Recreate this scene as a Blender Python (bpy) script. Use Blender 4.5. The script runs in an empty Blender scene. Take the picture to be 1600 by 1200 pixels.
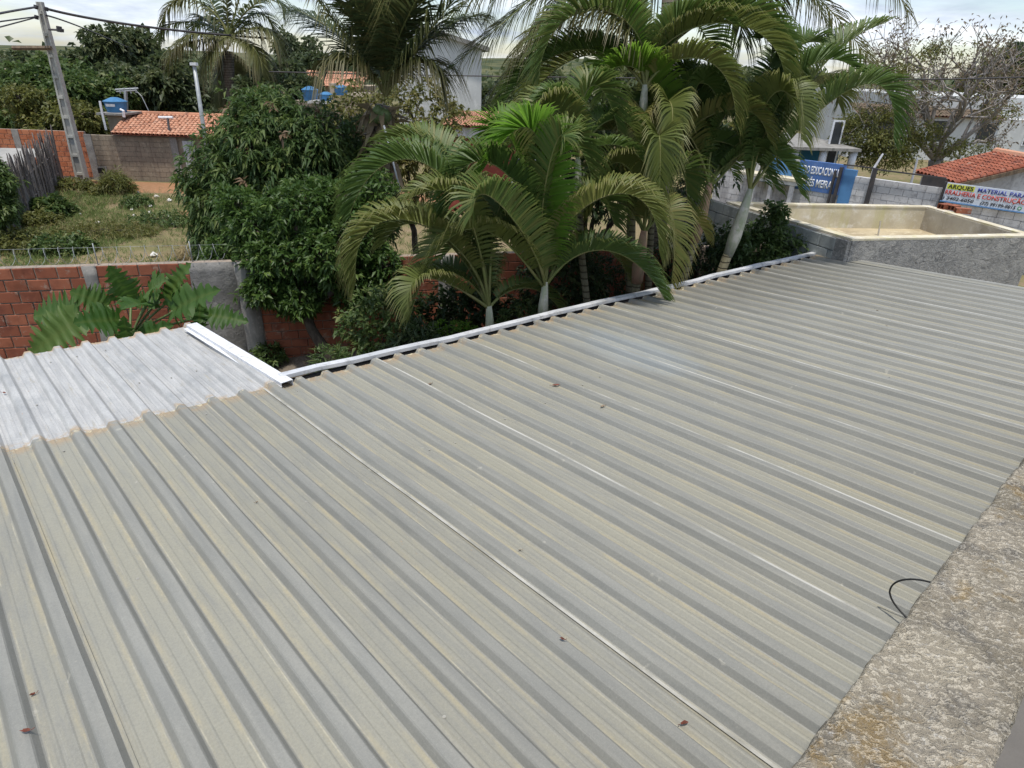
import bpy, math, random
import numpy as np
from mathutils import Vector, Matrix
random.seed(7); RNG = np.random.default_rng(7)
sc = bpy.context.scene
COL = sc.collection
R = math.radians

# ------------------------------------------------------------------ camera
CAM = np.array([0.0, 0.0, 5.0]); F = 1000.0; PITCH = math.atan(.5); ROLL = R(2.0)
def ray(x, y):
    X = x - 800; Y = y - 600; c, s = math.cos(ROLL), math.sin(ROLL)
    dn = -s*X + c*Y; rt = c*X + s*Y
    return np.array([rt, F*math.cos(PITCH) - dn*math.sin(PITCH), -F*math.sin(PITCH) - dn*math.cos(PITCH)])/F
def at(x, y, z):      # surveyed point of the photograph at height z
    r = ray(x, y); return CAM + r*((z - 5)/r[2])
def atd(x, y, Y):     # surveyed point at distance Y
    r = ray(x, y); return CAM + r*(Y/r[1])
cam = bpy.data.objects.new('camera', bpy.data.cameras.new('camera')); COL.objects.link(cam)
c_, s_ = math.cos(ROLL), math.sin(ROLL)
down = Vector((0, -math.sin(PITCH), -math.cos(PITCH))); fwd = Vector((0, math.cos(PITCH), -math.sin(PITCH)))
cx = Vector((c_, 0, 0)) - s_*down; cy = Vector((-s_, 0, 0)) - c_*down
m = Matrix((cx, cy, -fwd)).transposed().to_4x4(); m.translation = Vector(CAM); cam.matrix_world = m
cam.data.sensor_width = 36; cam.data.lens = 36*F/1600; cam.data.clip_start = .05; cam.data.clip_end = 6000
sc.camera = cam
sc.render.resolution_x = 1024; sc.render.resolution_y = 768
sc.view_settings.view_transform = 'Standard'; sc.view_settings.look = 'None'
sc.view_settings.exposure = 0.80; sc.view_settings.gamma = 1; sc.view_settings.use_curve_mapping = False

# ------------------------------------------------------------------ sky and sun
SUN_AZ = R(183); SUN_EL = R(78)      # azimuth measured from +Y towards +X
w = bpy.data.worlds.new('World'); sc.world = w; w.use_nodes = True
nt = w.node_tree; N = nt.nodes; L = nt.links; N.clear()
sky = N.new('ShaderNodeTexSky'); sky.sky_type = 'NISHITA'; sky.sun_disc = False
sky.sun_elevation = SUN_EL; sky.sun_rotation = SUN_AZ; sky.altitude = 800; sky.air_density = 1.1; sky.dust_density = 1.5
tc = N.new('ShaderNodeTexCoord'); sp = N.new('ShaderNodeSeparateXYZ'); L.new(tc.outputs['Generated'], sp.inputs[0])
def wm(op, a, b=None):
    n = N.new('ShaderNodeMath'); n.operation = op
    for i, v in enumerate((a, b)):
        if v is None: continue
        if isinstance(v, (int, float)): n.inputs[i].default_value = v
        else: L.new(v, n.inputs[i])
    return n.outputs[0]
den = wm('ADD', wm('MAXIMUM', sp.outputs['Z'], 0.0), .16)
cb = N.new('ShaderNodeCombineXYZ'); L.new(wm('DIVIDE', sp.outputs['X'], den), cb.inputs[0]); L.new(wm('DIVIDE', sp.outputs['Y'], den), cb.inputs[1])
def wn(scale, det, rough, dist=0):
    n = N.new('ShaderNodeTexNoise'); n.inputs['Scale'].default_value = scale; n.inputs['Detail'].default_value = det
    n.inputs['Roughness'].default_value = rough; n.inputs['Distortion'].default_value = dist
    L.new(cb.outputs[0], n.inputs['Vector']); return n.outputs['Fac']
def wramp(fac, stops):
    n = N.new('ShaderNodeValToRGB'); cr = n.color_ramp
    while len(cr.elements) < len(stops): cr.elements.new(.5)
    for e, (p, c) in zip(cr.elements, stops): e.position = p; e.color = (*c, 1)
    L.new(fac, n.inputs[0]); return n.outputs[0]
cover = wramp(wn(.75, 8, .58, .4), [(.44, (.05, .05, .05)), (.60, (.95, .95, .95))])
cloud = wramp(wn(1.1, 7, .6, .3), [(.36, (.44, .51, .63)), (.50, (.70, .77, .88)), (.62, (1.0, 1.03, 1.08))])
sc_ = N.new('ShaderNodeVectorMath'); sc_.operation = 'SCALE'; sc_.inputs['Scale'].default_value = 7.2; L.new(cloud, sc_.inputs[0])
mx = N.new('ShaderNodeMix'); mx.data_type = 'RGBA'
L.new(cover, mx.inputs[0]); L.new(sky.outputs[0], mx.inputs[6]); L.new(sc_.outputs[0], mx.inputs[7])
bg = N.new('ShaderNodeBackground'); bg.inputs[1].default_value = .1; L.new(mx.outputs[2], bg.inputs[0])
wo = N.new('ShaderNodeOutputWorld'); L.new(bg.outputs[0], wo.inputs[0])
sl = bpy.data.lights.new('sun', 'SUN'); sl.energy = 2.25; sl.angle = R(2.5); sl.color = (1, .95, .86)
sun = bpy.data.objects.new('sun', sl); COL.objects.link(sun)
sd = Vector((math.sin(SUN_AZ)*math.cos(SUN_EL), math.cos(SUN_AZ)*math.cos(SUN_EL), math.sin(SUN_EL)))
sun.rotation_euler = sd.to_track_quat('Z', 'Y').to_euler()

# ------------------------------------------------------------------ node helper
class NT:
    def __init__(s, name):
        s.m = bpy.data.materials.new(name); s.m.use_nodes = True; s.t = s.m.node_tree; s.t.nodes.clear()
        s.out = s.t.nodes.new('ShaderNodeOutputMaterial')
    def n(s, typ, ins=None, **kw):
        n = s.t.nodes.new('ShaderNode'+typ)
        for k, v in kw.items(): setattr(n, k, v)
        for k, v in (ins or {}).items(): s.set(n.inputs[k], v)
        return n
    def set(s, sock, v):
        if isinstance(v, bpy.types.NodeSocket): s.t.links.new(v, sock)
        elif isinstance(v, (tuple, list)) and sock.type == 'RGBA' and len(v) == 3: sock.default_value = (*v, 1)
        else: sock.default_value = v
    def obj(s): return s.n('TexCoord').outputs['Object']
    def geo(s): return s.n('NewGeometry').outputs['Position']
    def map(s, v, scale): return s.n('Mapping', {'Vector': v, 'Scale': scale}).outputs[0]
    def noise(s, v, scale, det=4, rough=.6, dist=0): return s.n('TexNoise', {'Vector': v, 'Scale': scale, 'Detail': det, 'Roughness': rough, 'Distortion': dist}).outputs['Fac']
    def math(s, op, a, b=0.0, c=None, clamp=False):
        d = {0: a, 1: b}
        if c is not None: d[2] = c
        return s.n('Math', d, operation=op, use_clamp=clamp).outputs[0]
    def ss(s, v, a, b):   # smoothstep
        n = s.n('MapRange', {'Value': v, 'From Min': a, 'From Max': b}, interpolation_type='SMOOTHSTEP'); return n.outputs[0]
    def mix(s, f, a, b, mode='MIX'):
        n = s.n('Mix', data_type='RGBA', blend_type=mode); s.set(n.inputs[0], f); s.set(n.inputs[6], a); s.set(n.inputs[7], b); return n.outputs[2]
    def bump(s, h, st=.3, dist=.01): return s.n('Bump', {'Height': h, 'Strength': st, 'Distance': dist}).outputs[0]
    def rnd(s): return s.n('ObjectInfo').outputs['Random']
    def pbr(s, col, rough=.7, metal=0.0, normal=None, spec=.5, transl=None):
        p = s.n('BsdfPrincipled', {'Base Color': col, 'Roughness': rough, 'Metallic': metal, 'Specular IOR Level': spec})
        if normal is not None: s.set(p.inputs['Normal'], normal)
        o = p.outputs[0]
        if transl:
            t = s.n('BsdfTranslucent', {'Color': transl[1]}); o = s.n('MixShader', {0: transl[0], 1: o, 2: t.outputs[0]}).outputs[0]
        s.t.links.new(o, s.out.inputs[0]); return s.m

def mottled(name, c1, c2, scale=3, c3=None, s3=12, rough=.85, bump=.3, bd=.01, fine=60, metal=0, lo=.35, hi=.65, rndamp=0, spec=.3, world=True, streak=None):
    t = NT(name); v = t.geo() if world else t.obj()
    col = t.mix(t.ss(t.noise(v, scale), lo, hi), c1, c2)
    if c3: col = t.mix(t.ss(t.noise(v, s3, 6, .7), .5, .68), col, c3)
    if streak: col = t.mix(t.math('MULTIPLY', t.ss(t.noise(t.map(v, (1, 1, .12)), 3.5, 5), .5, .7), streak[1]), col, streak[0])
    col = t.mix(t.math('MULTIPLY', t.noise(v, fine, 3), .35), col, tuple(x*.55 for x in c1))
    if rndamp:
        k = t.math('MULTIPLY_ADD', t.rnd(), 2*rndamp, 1-rndamp)
        n = t.n('VectorMath', {0: col, 'Scale': k}, operation='SCALE'); col = n.outputs[0]
    return t.pbr(col, rough, metal, t.bump(t.noise(v, fine*.5, 6, .7), bump, bd), spec)

def leafmat(name, c1, c2, c3, transl=.22, rough=.45, rnd=.35, tipc=(.22, .20, .06), tip=.6):
    transl = transl*1.35
    t = NT(name); v = t.geo()
    a = t.n('Attribute', attribute_name='s').outputs['Fac']; b = t.n('Attribute', attribute_name='r').outputs['Fac']
    col = t.mix(b, c1, c2)
    col = t.mix(t.ss(t.math('ADD', b, t.math('MULTIPLY', t.rnd(), rnd)), .72, 1.15), col, c3)  # c3 varies leaf tone; on citrus and mango it also paints sunlit accents
    col = t.mix(t.math('MULTIPLY', t.ss(a, .62, 1.0), tip), col, tipc)
    col = t.mix(t.math('MULTIPLY', t.noise(v, 9, 3), .3), col, tuple(x*.6 for x in c1))
    tl = t.mix(.5, col, tuple(min(1, x*2.2) for x in c2))
    return t.pbr(col, rough+.04, 0, None, .34, (transl, tl))

# ------------------------------------------------------------------ mesh helpers
def npmesh(name, V, faces, mats=(), attrs=None, smooth=False, mi=None):
    V = np.asarray(V, dtype=np.float32); me = bpy.data.meshes.new(name)
    loops = np.concatenate([f.ravel() for f in faces]).astype(np.int32)
    tot = np.concatenate([np.full(len(f), f.shape[1]) for f in faces]).astype(np.int32)
    st = np.concatenate([[0], np.cumsum(tot)[:-1]]).astype(np.int32)
    me.vertices.add(len(V)); me.vertices.foreach_set('co', V.ravel())
    me.loops.add(len(loops)); me.loops.foreach_set('vertex_index', loops)
    me.polygons.add(len(tot)); me.polygons.foreach_set('loop_start', st); me.polygons.foreach_set('loop_total', tot)
    if mi is not None: me.polygons.foreach_set('material_index', np.asarray(mi, dtype=np.int32))
    if smooth: me.polygons.foreach_set('use_smooth', np.ones(len(tot), dtype=bool))
    me.update(calc_edges=True); me.validate()
    for k, a in (attrs or {}).items():
        at_ = me.attributes.new(k, 'FLOAT', 'POINT'); at_.data.foreach_set('value', np.asarray(a, dtype=np.float32))
    for mm in mats: me.materials.append(mm)
    return me

class MB:
    def __init__(s): s.v = []; s.f = []
    def add(s, vs, fs):
        o = len(s.v); s.v += [tuple(map(float, p)) for p in vs]; s.f += [tuple(i+o for i in f) for f in fs]; return s
    def box(s, lo, hi, M=None):
        x0, y0, z0 = lo; x1, y1, z1 = hi
        vs = [(x0,y0,z0),(x1,y0,z0),(x1,y1,z0),(x0,y1,z0),(x0,y0,z1),(x1,y0,z1),(x1,y1,z1),(x0,y1,z1)]
        if M is not None: vs = [M @ Vector(p) for p in vs]
        return s.add(vs, [(0,3,2,1),(4,5,6,7),(0,1,5,4),(1,2,6,5),(2,3,7,6),(3,0,4,7)])
    def hexa(s, b, t):    # bottom quad, top quad (ccw)
        return s.add(list(b)+list(t), [(0,3,2,1),(4,5,6,7),(0,1,5,4),(1,2,6,5),(2,3,7,6),(3,0,4,7)])
    def tube(s, pts, rad, k=6, cap=True):
        P = [Vector(p) for p in pts]; n = len(P)
        if isinstance(rad, (int, float)): rad = [rad]*n
        o = len(s.v); up = Vector((0, 0, 1)); X = None
        for i in range(n):
            T = (P[min(i+1, n-1)] - P[max(i-1, 0)]).normalized()
            if X is None: X = T.cross(up if abs(T.z) < .9 else Vector((1, 0, 0))).normalized()
            X = (X - T*X.dot(T)).normalized(); Y = T.cross(X)
            for j in range(k):
                a = 2*math.pi*j/k; p = P[i] + (X*math.cos(a)+Y*math.sin(a))*rad[i]; s.v.append(tuple(p))
        for i in range(n-1):
            for j in range(k):
                a = o+i*k+j; b = o+i*k+(j+1) % k; s.f.append((a, b, b+k, a+k))
        if cap: s.f.append(tuple(o+j for j in range(k))[::-1]); s.f.append(tuple(o+(n-1)*k+j for j in range(k)))
        return s
    def mesh(s, name, mat, smooth=False):
        me = bpy.data.meshes.new(name); me.from_pydata(s.v, [], s.f); me.update()
        if smooth: me.polygons.foreach_set('use_smooth', [True]*len(me.polygons))
        for mm in (mat if isinstance(mat, (list, tuple)) else [mat]): me.materials.append(mm)
        return me

def obj(name, me, parent=None, label=None, cat=None, group=None, kind=None, M=None):
    o = bpy.data.objects.new(name, me); COL.objects.link(o)
    if parent is not None: o.parent = parent
    if M is not None: o.matrix_local = M
    for k, v in (('label', label), ('category', cat), ('group', group), ('kind', kind)):
        if v: o[k] = v
    return o
def thing(name, label, cat, loc=(0, 0, 0), rz=0, group=None):
    o = obj(name, None, None, label, cat, group); o.location = loc; o.rotation_euler = (0, 0, rz); o.empty_display_size = .2
    return o
def T(x=0, y=0, z=0): return Matrix.Translation((x, y, z))
def inv(root): # local matrix of world frame below root
    return (Matrix.Translation(root.location) @ root.rotation_euler.to_matrix().to_4x4()).inverted()
def wpart(name, mb, mat, root, smooth=False, **kw):  # mesh in world coords made a child of root
    me = mb.mesh(name, mat, smooth) if isinstance(mb, MB) else mb
    me.transform(inv(root)); return obj(name, me, root, **kw)

# ------------------------------------------------------------------ materials
M = {}
# galvanised roof
def roofmat(name, white):
    t = NT(name); P = t.obj(); s = t.n('SeparateXYZ', {0: P}); u, v = s.outputs[0], s.outputs[1]
    q = t.math('FRACT', t.math('DIVIDE', t.math('ADD', u, -1.94 + 24.5 + .1225), .245))   # .5 on a rib
    d = t.math('ABSOLUTE', t.math('SUBTRACT', q, .5))                                       # 0 rib, .5 pan centre
    lng = t.map(P, (9, .8, 1)); med = t.noise(P, 2.2, 6, .65); fine = t.noise(P, 90, 3); st = t.noise(lng, 2.4, 7, .62)
    st2 = t.noise(t.map(P, (34, 1.1, 1)), 1.6, 5, .7); big = t.noise(P, .55, 3, .5)
    if not white:
        c = t.mix(t.ss(st, .3, .7), (.212, .210, .190), (.268, .262, .232))
        pan = t.n('TexWhiteNoise', {'W': t.math('FLOOR', t.math('DIVIDE', t.math('ADD', u, -1.94+24.5), .245))}, noise_dimensions='1D').outputs['Value']
        ragged = t.math('ADD', d, t.math('MULTIPLY', t.math('SUBTRACT', t.noise(t.map(P, (60, 9, 1)), 1.0, 4, .7), .5), .10))
        dust = t.math('MULTIPLY', t.ss(ragged, .17, .27), t.ss(t.math('ADD', t.math('MULTIPLY_ADD', pan, .30, st), t.math('MULTIPLY', med, .5)), .50, 1.02))
        dust = t.math('MAXIMUM', dust, t.math('MULTIPLY', t.ss(ragged, .2, .3), .35))
        edge = t.math('MULTIPLY', t.ss(d, .20, .235), t.math('SUBTRACT', 1.0, t.ss(d, .26, .36)))
        c = t.mix(t.math('MULTIPLY', dust, .85), c, (.295, .280, .215))
        ln = t.math('MULTIPLY', t.ss(d, .222, .236), t.math('SUBTRACT', 1.0, t.ss(d, .244, .262))); c = t.mix(t.math('MULTIPLY', ln, t.ss(t.noise(t.map(P, (14, 1.2, 1)), 1.7, 6, .7), .46, .60)), c, (.44, .41, .31))
        c = t.mix(t.math('MULTIPLY', edge, t.ss(t.noise(t.map(P, (5, 1.3, 1)), 1.5, 6, .7), .42, .62)), c, (.36, .32, .215))
        c = t.mix(t.math('MULTIPLY', t.ss(st2, .62, .76), .35), c, (.47, .455, .39))
        c = t.mix(t.math('MULTIPLY', t.ss(st2, .43, .33), .3), c, (.21, .21, .19))
        c = t.mix(t.math('MULTIPLY', t.ss(big, .35, .7), .35), c, (.26, .265, .25))
        # bluish cleaner patch and a soft darker patch towards the far right eave
        dx = t.n('VectorMath', {0: t.map(P, (1, .45, 0)), 1: (5.0, 1.63, 0)}, operation='DISTANCE').outputs['Value']
        c = t.mix(t.math('MULTIPLY', t.math('SUBTRACT', 1.0, t.ss(t.math('ADD', dx, t.math('MULTIPLY', med, .6)), .45, .85)), .38), c, (.30, .35, .39))
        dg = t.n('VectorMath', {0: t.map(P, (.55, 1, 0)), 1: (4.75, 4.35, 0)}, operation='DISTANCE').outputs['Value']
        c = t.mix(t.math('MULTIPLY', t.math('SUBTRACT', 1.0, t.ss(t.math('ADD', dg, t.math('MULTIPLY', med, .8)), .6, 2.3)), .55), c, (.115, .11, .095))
        w_ = t.math('ADD', v, t.math('MULTIPLY', u, .1319)); rust = t.math('MULTIPLY', t.ss(w_, 5.34, 5.50), t.ss(t.math('ADD', t.noise(P, 14, 5, .7), t.math('MULTIPLY', d, .35)), .50, .68))
        c = t.mix(t.math('MULTIPLY', rust, .75), c, (.36, .25, .14)); c = t.mix(t.math('MULTIPLY', t.ss(w_, 5.44, 5.52), t.ss(t.noise(P, 20, 3), .56, .63)), c, (.60, .53, .36))
        blot = t.math('MULTIPLY', t.ss(t.noise(P, 11, 3, .6), .70, .76), .6); c = t.mix(blot, c, (.43, .41, .35))
        rb = t.math('MULTIPLY', t.ss(t.noise(t.map(P, (16, 5, 1)), 2, 4), .715, .75), t.ss(d, .2, .25)); c = t.mix(rb, c, (.38, .26, .15))
    else:
        c = t.mix(t.ss(st, .3, .7), (.45, .445, .435), (.58, .575, .56))
        c = t.mix(t.math('MULTIPLY', t.ss(med, .50, .72), .5), c, (.30, .315, .32))
        c = t.mix(t.math('MULTIPLY', t.ss(t.noise(t.map(P, (12, 1.5, 1)), 2, 6, .7), .55, .68), t.math('MULTIPLY', t.ss(d, .2, .3), .6)), c, (.42, .38, .29))
        w_ = t.math('ADD', v, t.math('MULTIPLY', u, .14)); c = t.mix(t.math('MULTIPLY', t.ss(w_, 7.66, 7.76), t.ss(t.noise(P, 10, 3), .4, .55)), c, (.5, .35, .2))
        c = t.mix(t.math('MULTIPLY', t.ss(w_, 5.66, 5.54), t.ss(t.noise(P, 12, 3), .45, .6)), c, (.5, .38, .25))
        rb = t.math('MULTIPLY', t.ss(t.noise(t.map(P, (16, 4, 1)), 2, 4), .70, .74), .8); c = t.mix(rb, c, (.55, .32, .16))
    k = t.math('MULTIPLY_ADD', t.rnd(), .10, .95); c = t.n('VectorMath', {0: c, 'Scale': k}, operation='SCALE').outputs[0]
    c = t.mix(t.math('MULTIPLY', t.ss(fine, .35, .7), .25), c, (.15, .15, .135)); c = t.mix(t.math('MULTIPLY', t.ss(t.noise(P, 230, 3), .52, .72), .40), c, (.36, .36, .32))
    return t.pbr(c, t.math('MULTIPLY_ADD', st, .25, .48), .15 if not white else .45, t.bump(t.math('ADD', fine, t.math('MULTIPLY', med, 3.0)), .12, .004), .5)
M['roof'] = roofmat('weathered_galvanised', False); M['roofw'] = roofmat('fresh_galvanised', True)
M['white'] = mottled('white_paint', (.78, .79, .82), (.66, .67, .70), 3, (.5, .5, .5), 14, .5, .1, fine=80)
M['gutter'] = mottled('gutter_white', (.74, .75, .78), (.55, .57, .60), 2.5, (.42, .42, .42), 11, .45, .1, fine=80, metal=.2)
def lapmat():
    t = NT('bare_lap_edge'); P = t.obj(); n = t.noise(t.map(P, (2, 1, 1)), 1.6, 6, .7)
    c = t.mix(t.ss(n, .38, .62), (.25, .245, .21), (.50, .49, .45)); c = t.mix(t.math('MULTIPLY', t.noise(P, 40, 3), .4), c, (.35, .33, .28))
    return t.pbr(c, .5, .1, None, .5)
M['lap'] = lapmat()
M['screw'] = mottled('dull_screw', (.42, .41, .37), (.34, .33, .30), 5, rough=.6, bump=.05)
# parapet plaster with lichen
def parapetmat():
    t = NT('lichen_plaster'); v = t.obj(); sh = lambda x, y: t.n('VectorMath', {0: v, 1: (x, y, 1)}, operation='ADD').outputs[0]
    c = t.mix(t.ss(t.noise(v, 6, 7, .68), .36, .62), (.31, .27, .20), (.53, .465, .36))
    c = t.mix(t.math('MULTIPLY', t.ss(t.noise(sh(3, 9), 15, 7, .72, .5), .48, .64), .75), c, (.19, .178, .16))
    c = t.mix(t.math('MULTIPLY', t.ss(t.noise(sh(7, 3), 4.2, 5, .6), .53, .62), .8), c, (.54, .475, .36))
    c = t.mix(t.math('MULTIPLY', t.ss(t.noise(sh(1, 5), 7.0, 6, .7), .56, .66), .7), c, (.36, .235, .08))
    rip = t.n('TexWave', {'Vector': t.map(v, (1, 1.6, 1)), 'Scale': 15.0, 'Distortion': 15.0, 'Detail': 5.0, 'Detail Scale': 2.2, 'Detail Roughness': .68}, bands_direction='DIAGONAL').outputs['Fac']
    c = t.mix(t.math('MULTIPLY', t.ss(rip, .62, .95), .38), c, (.50, .46, .385)); c = t.mix(t.math('MULTIPLY', t.ss(rip, .30, .05), .5), c, (.13, .115, .095))
    c = t.mix(t.math('MULTIPLY', t.ss(t.noise(v, 120, 5, .75), .56, .66), .6), c, (.10, .09, .08)); c = t.mix(t.math('MULTIPLY', t.ss(t.noise(sh(2, 2), 95, 5, .75), .57, .68), .6), c, (.56, .54, .50))
    h = t.math('ADD', t.math('MULTIPLY', rip, .55), t.math('MULTIPLY', t.noise(v, 110, 5, .75), .5))
    return t.pbr(c, .95, 0, t.bump(h, .9, .010), .1)
M['parapet'] = parapetmat()
def brickmat(name, c1, c2, c3):
    t = NT(name); v = t.geo(); r = t.rnd()
    c = t.mix(r, c1, c2); c = t.mix(t.ss(t.noise(v, 3, 5), .5, .7), c, c3)
    c = t.mix(t.math('MULTIPLY', t.ss(t.noise(v, 5.5, 6, .75), .56, .68), .65), c, (.36, .29, .235)); c = t.mix(t.math('MULTIPLY', t.ss(t.noise(v, 1.3, 5, .7), .52, .66), .5), c, tuple(x*.42 for x in c1))
    wv = t.n('TexWave', {'Vector': v, 'Scale': 32.0, 'Distortion': .4}, bands_direction='Z').outputs['Fac']
    return t.pbr(c, .85, 0, t.bump(t.math('ADD', t.math('MULTIPLY', wv, .6), t.noise(v, 60, 4)), .4, .006), .2)
M['brick'] = brickmat('clay_brick', (.23, .078, .045), (.33, .12, .068), (.18, .062, .04))
M['brick2'] = brickmat('clay_brick_bright', (.38, .13, .062), (.47, .19, .10), (.28, .10, .06))
M['mortar'] = mottled('mortar', (.33, .27, .22), (.24, .2, .165), 6, (.42, .36, .30), 20, bump=.6)
M['cement'] = mottled('cement_render', (.27, .26, .25), (.20, .195, .185), 1.6, (.34, .33, .31), 7, bump=.8, bd=.02, fine=40, streak=((.10, .10, .09), .5))
M['column'] = mottled('concrete_column', (.30, .29, .27), (.20, .19, .18), 3, (.38, .36, .33), 12, bump=.5, bd=.015, streak=((.08, .08, .07), .7))
M['block'] = mottled('concrete_block', (.36, .38, .37), (.28, .30, .29), 2.5, (.44, .45, .43), 16, bump=.7, bd=.01, fine=90, rndamp=.14, streak=((.12, .12, .11), .5))
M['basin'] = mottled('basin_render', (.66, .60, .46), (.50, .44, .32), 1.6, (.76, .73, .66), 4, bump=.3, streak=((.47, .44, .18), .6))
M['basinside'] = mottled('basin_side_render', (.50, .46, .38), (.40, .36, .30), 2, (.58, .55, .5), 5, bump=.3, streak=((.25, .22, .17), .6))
def tankwall():
    t = NT('rough_cement_wall'); v = t.geo()
    c = t.mix(t.ss(t.noise(v, 2.2, 6, .65), .35, .65), (.24, .235, .225), (.35, .34, .32))
    sw = t.noise(t.map(v, (1, 1, 1.4)), 7, 7, .75, 2.2)
    c = t.mix(t.ss(sw, .5, .62), c, (.42, .40, .37)); c = t.mix(t.ss(sw, .46, .36), c, (.16, .155, .15))
    return t.pbr(c, .95, 0, t.bump(t.math('ADD', sw, t.math('MULTIPLY', t.noise(v, 60, 4), .3)), 1.0, .03), .1)
M['tankwall'] = tankwall()
M['whitewall'] = mottled('old_whitewash', (.66, .65, .66), (.50, .49, .50), 1.5, (.36, .35, .36), 5, bump=.5, fine=30, streak=((.20, .19, .20), .75), rndamp=.08)
M['blue'] = mottled('blue_sign_paint', (.09, .19, .47), (.08, .16, .38), 2, (.15, .22, .42), 9, rough=.6, bump=.1)
M['bluelight'] = mottled('light_blue_paint', (.11, .28, .55), (.09, .22, .44), 2, rough=.6, bump=.1)
M['tile'] = brickmat('roof_tile', (.44, .20, .12), (.60, .33, .22), (.50, .26, .17))
M['tile2'] = brickmat('old_roof_tile', (.24, .075, .045), (.33, .115, .07), (.16, .06, .045))
M['greywall'] = mottled('smeared_block_wall', (.29, .235, .175), (.22, .185, .14), 1.2, (.36, .31, .24), 5, bump=.5, streak=((.14, .11, .09), .55), rndamp=.10)
M['conc'] = mottled('pole_concrete', (.45, .44, .40), (.34, .33, .30), 2, (.5, .5, .46), 9, bump=.3)
M['concd'] = mottled('pole_recess', (.36, .35, .33), (.28, .275, .26), 2, bump=.3)
M['black'] = mottled('black_rubber', (.02, .02, .02), (.03, .03, .03), 4, rough=.5, bump=.05)
M['dark'] = mottled('dark_steel', (.05, .05, .055), (.08, .07, .07), 4, rough=.6, bump=.1)
M['galv'] = mottled('grey_steel', (.42, .44, .45), (.33, .35, .36), 5, rough=.5, bump=.1, metal=.3)
M['bluetank'] = mottled('blue_plastic', (.05, .17, .34), (.07, .22, .42), 3, rough=.45, bump=.05)
M['wood'] = mottled('grey_wood', (.20, .175, .16), (.12, .105, .10), 5, (.28, .25, .23), 18, bump=.7, rndamp=.35, streak=((.08, .07, .06), .5))
M['redwall'] = mottled('dark_red_wall', (.25, .055, .04), (.19, .05, .035), 1.5, (.30, .09, .06), 6, bump=.3)
M['palewall'] = mottled('pale_render', (.56, .56, .55), (.46, .46, .46), .6, (.62, .62, .61), 2, bump=.2, streak=((.36, .35, .34), .5))
M['facade'] = mottled('off_white_facade', (.60, .61, .60), (.50, .51, .51), .4, (.66, .66, .65), 2, bump=.2, streak=((.38, .38, .38), .4))
M['tan'] = mottled('tan_wall', (.47, .38, .28), (.40, .32, .23), .8, bump=.2)
M['glass'] = mottled('window_dark', (.03, .035, .04), (.05, .055, .06), 2, rough=.2, bump=.02, spec=.5)
M['grille'] = mottled('gate_metal', (.50, .52, .54), (.40, .42, .44), 3, rough=.5, bump=.1)
M['earth'] = mottled('orange_earth', (.33, .17, .085), (.27, .15, .08), .8, (.38, .22, .13), 6, bump=.6, bd=.03, fine=20)
def groundmat():
    t = NT('dry_ground'); v = t.geo()
    c = t.mix(t.ss(t.noise(v, .35, 5), .4, .6), (.22, .175, .10), (.15, .145, .065))
    c = t.mix(t.ss(t.noise(v, 1.6, 6, .7), .5, .62), c, (.24, .18, .115)); c = t.mix(t.ss(t.noise(v, 9, 5, .7), .55, .7), c, (.08, .085, .04))
    d = t.n('VectorMath', {0: v}, operation='LENGTH').outputs['Value']
    c = t.mix(t.ss(d, 50, 130), c, t.mix(t.ss(t.noise(v, .045, 6, .7), .42, .6), (.045, .06, .03), (.115, .115, .055)))
    return t.pbr(c, 1, 0, t.bump(t.noise(v, 7, 7, .7), .7, .05), .1)
M['ground'] = groundmat()
M['yard'] = mottled('yard_soil', (.20, .165, .13), (.14, .115, .09), 2, (.27, .22, .18), 9, bump=.9, bd=.04, fine=25)
M['balcony'] = mottled('balcony_floor', (.16, .15, .14), (.12, .115, .11), 2, bump=.3)
def barkmat(name, c1, c2, c3, ring=0):
    t = NT(name); v = t.geo(); z = t.n('SeparateXYZ', {0: v}).outputs[2]
    c = t.mix(t.ss(t.noise(t.map(v, (1, 1, .35)), 14, 5, .7), .38, .62), c1, c2)
    h = t.noise(t.map(v, (1, 1, .3)), 30, 5, .7)
    if ring:
        r = t.math('ABSOLUTE', t.math('SUBTRACT', t.math('FRACT', t.math('ADD', t.math('MULTIPLY', z, ring), t.math('MULTIPLY', t.noise(v, 3, 2), .4))), .5))
        k = t.ss(r, .34, .47); c = t.mix(k, c, c3); h = t.math('ADD', h, t.math('MULTIPLY', k, -1.5))
    else: c = t.mix(t.ss(t.noise(v, 6, 5, .7), .55, .68), c, c3)
    return t.pbr(c, .85, 0, t.bump(h, .6, .012), .2)
M['bark'] = barkmat('dark_bark', (.055, .045, .038), (.095, .08, .065), (.12, .115, .09))
M['barkg'] = barkmat('grey_bark', (.34, .31, .285), (.24, .215, .20), (.42, .39, .36))
M['palmtrunk'] = barkmat('ringed_palm_trunk', (.15, .135, .085), (.21, .19, .125), (.07, .06, .04), 11)
M['cocotrunk'] = barkmat('coconut_trunk', (.14, .12, .10), (.20, .175, .145), (.07, .06, .05), 9)
M['shaftw'] = barkmat('pale_crownshaft', (.46, .45, .36), (.33, .36, .24), (.55, .52, .45))
M['shaftp'] = barkmat('pinkish_crownshaft', (.42, .25, .18), (.30, .22, .14), (.50, .42, .34))
M['fiber'] = barkmat('palm_fibre', (.17, .125, .085), (.10, .075, .055), (.26, .21, .15))
M['areca'] = leafmat('areca_leaflets', (.058, .105, .026), (.105, .165, .040), (.20, .19, .055))
M['arecay'] = leafmat('areca_leaflets_olive', (.105, .135, .032), (.155, .175, .046), (.20, .17, .055), tipc=(.32, .27, .13))
M['arecab'] = leafmat('areca_leaflets_fresh', (.08, .18, .018), (.13, .25, .03), (.17, .26, .04), transl=.38)
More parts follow.
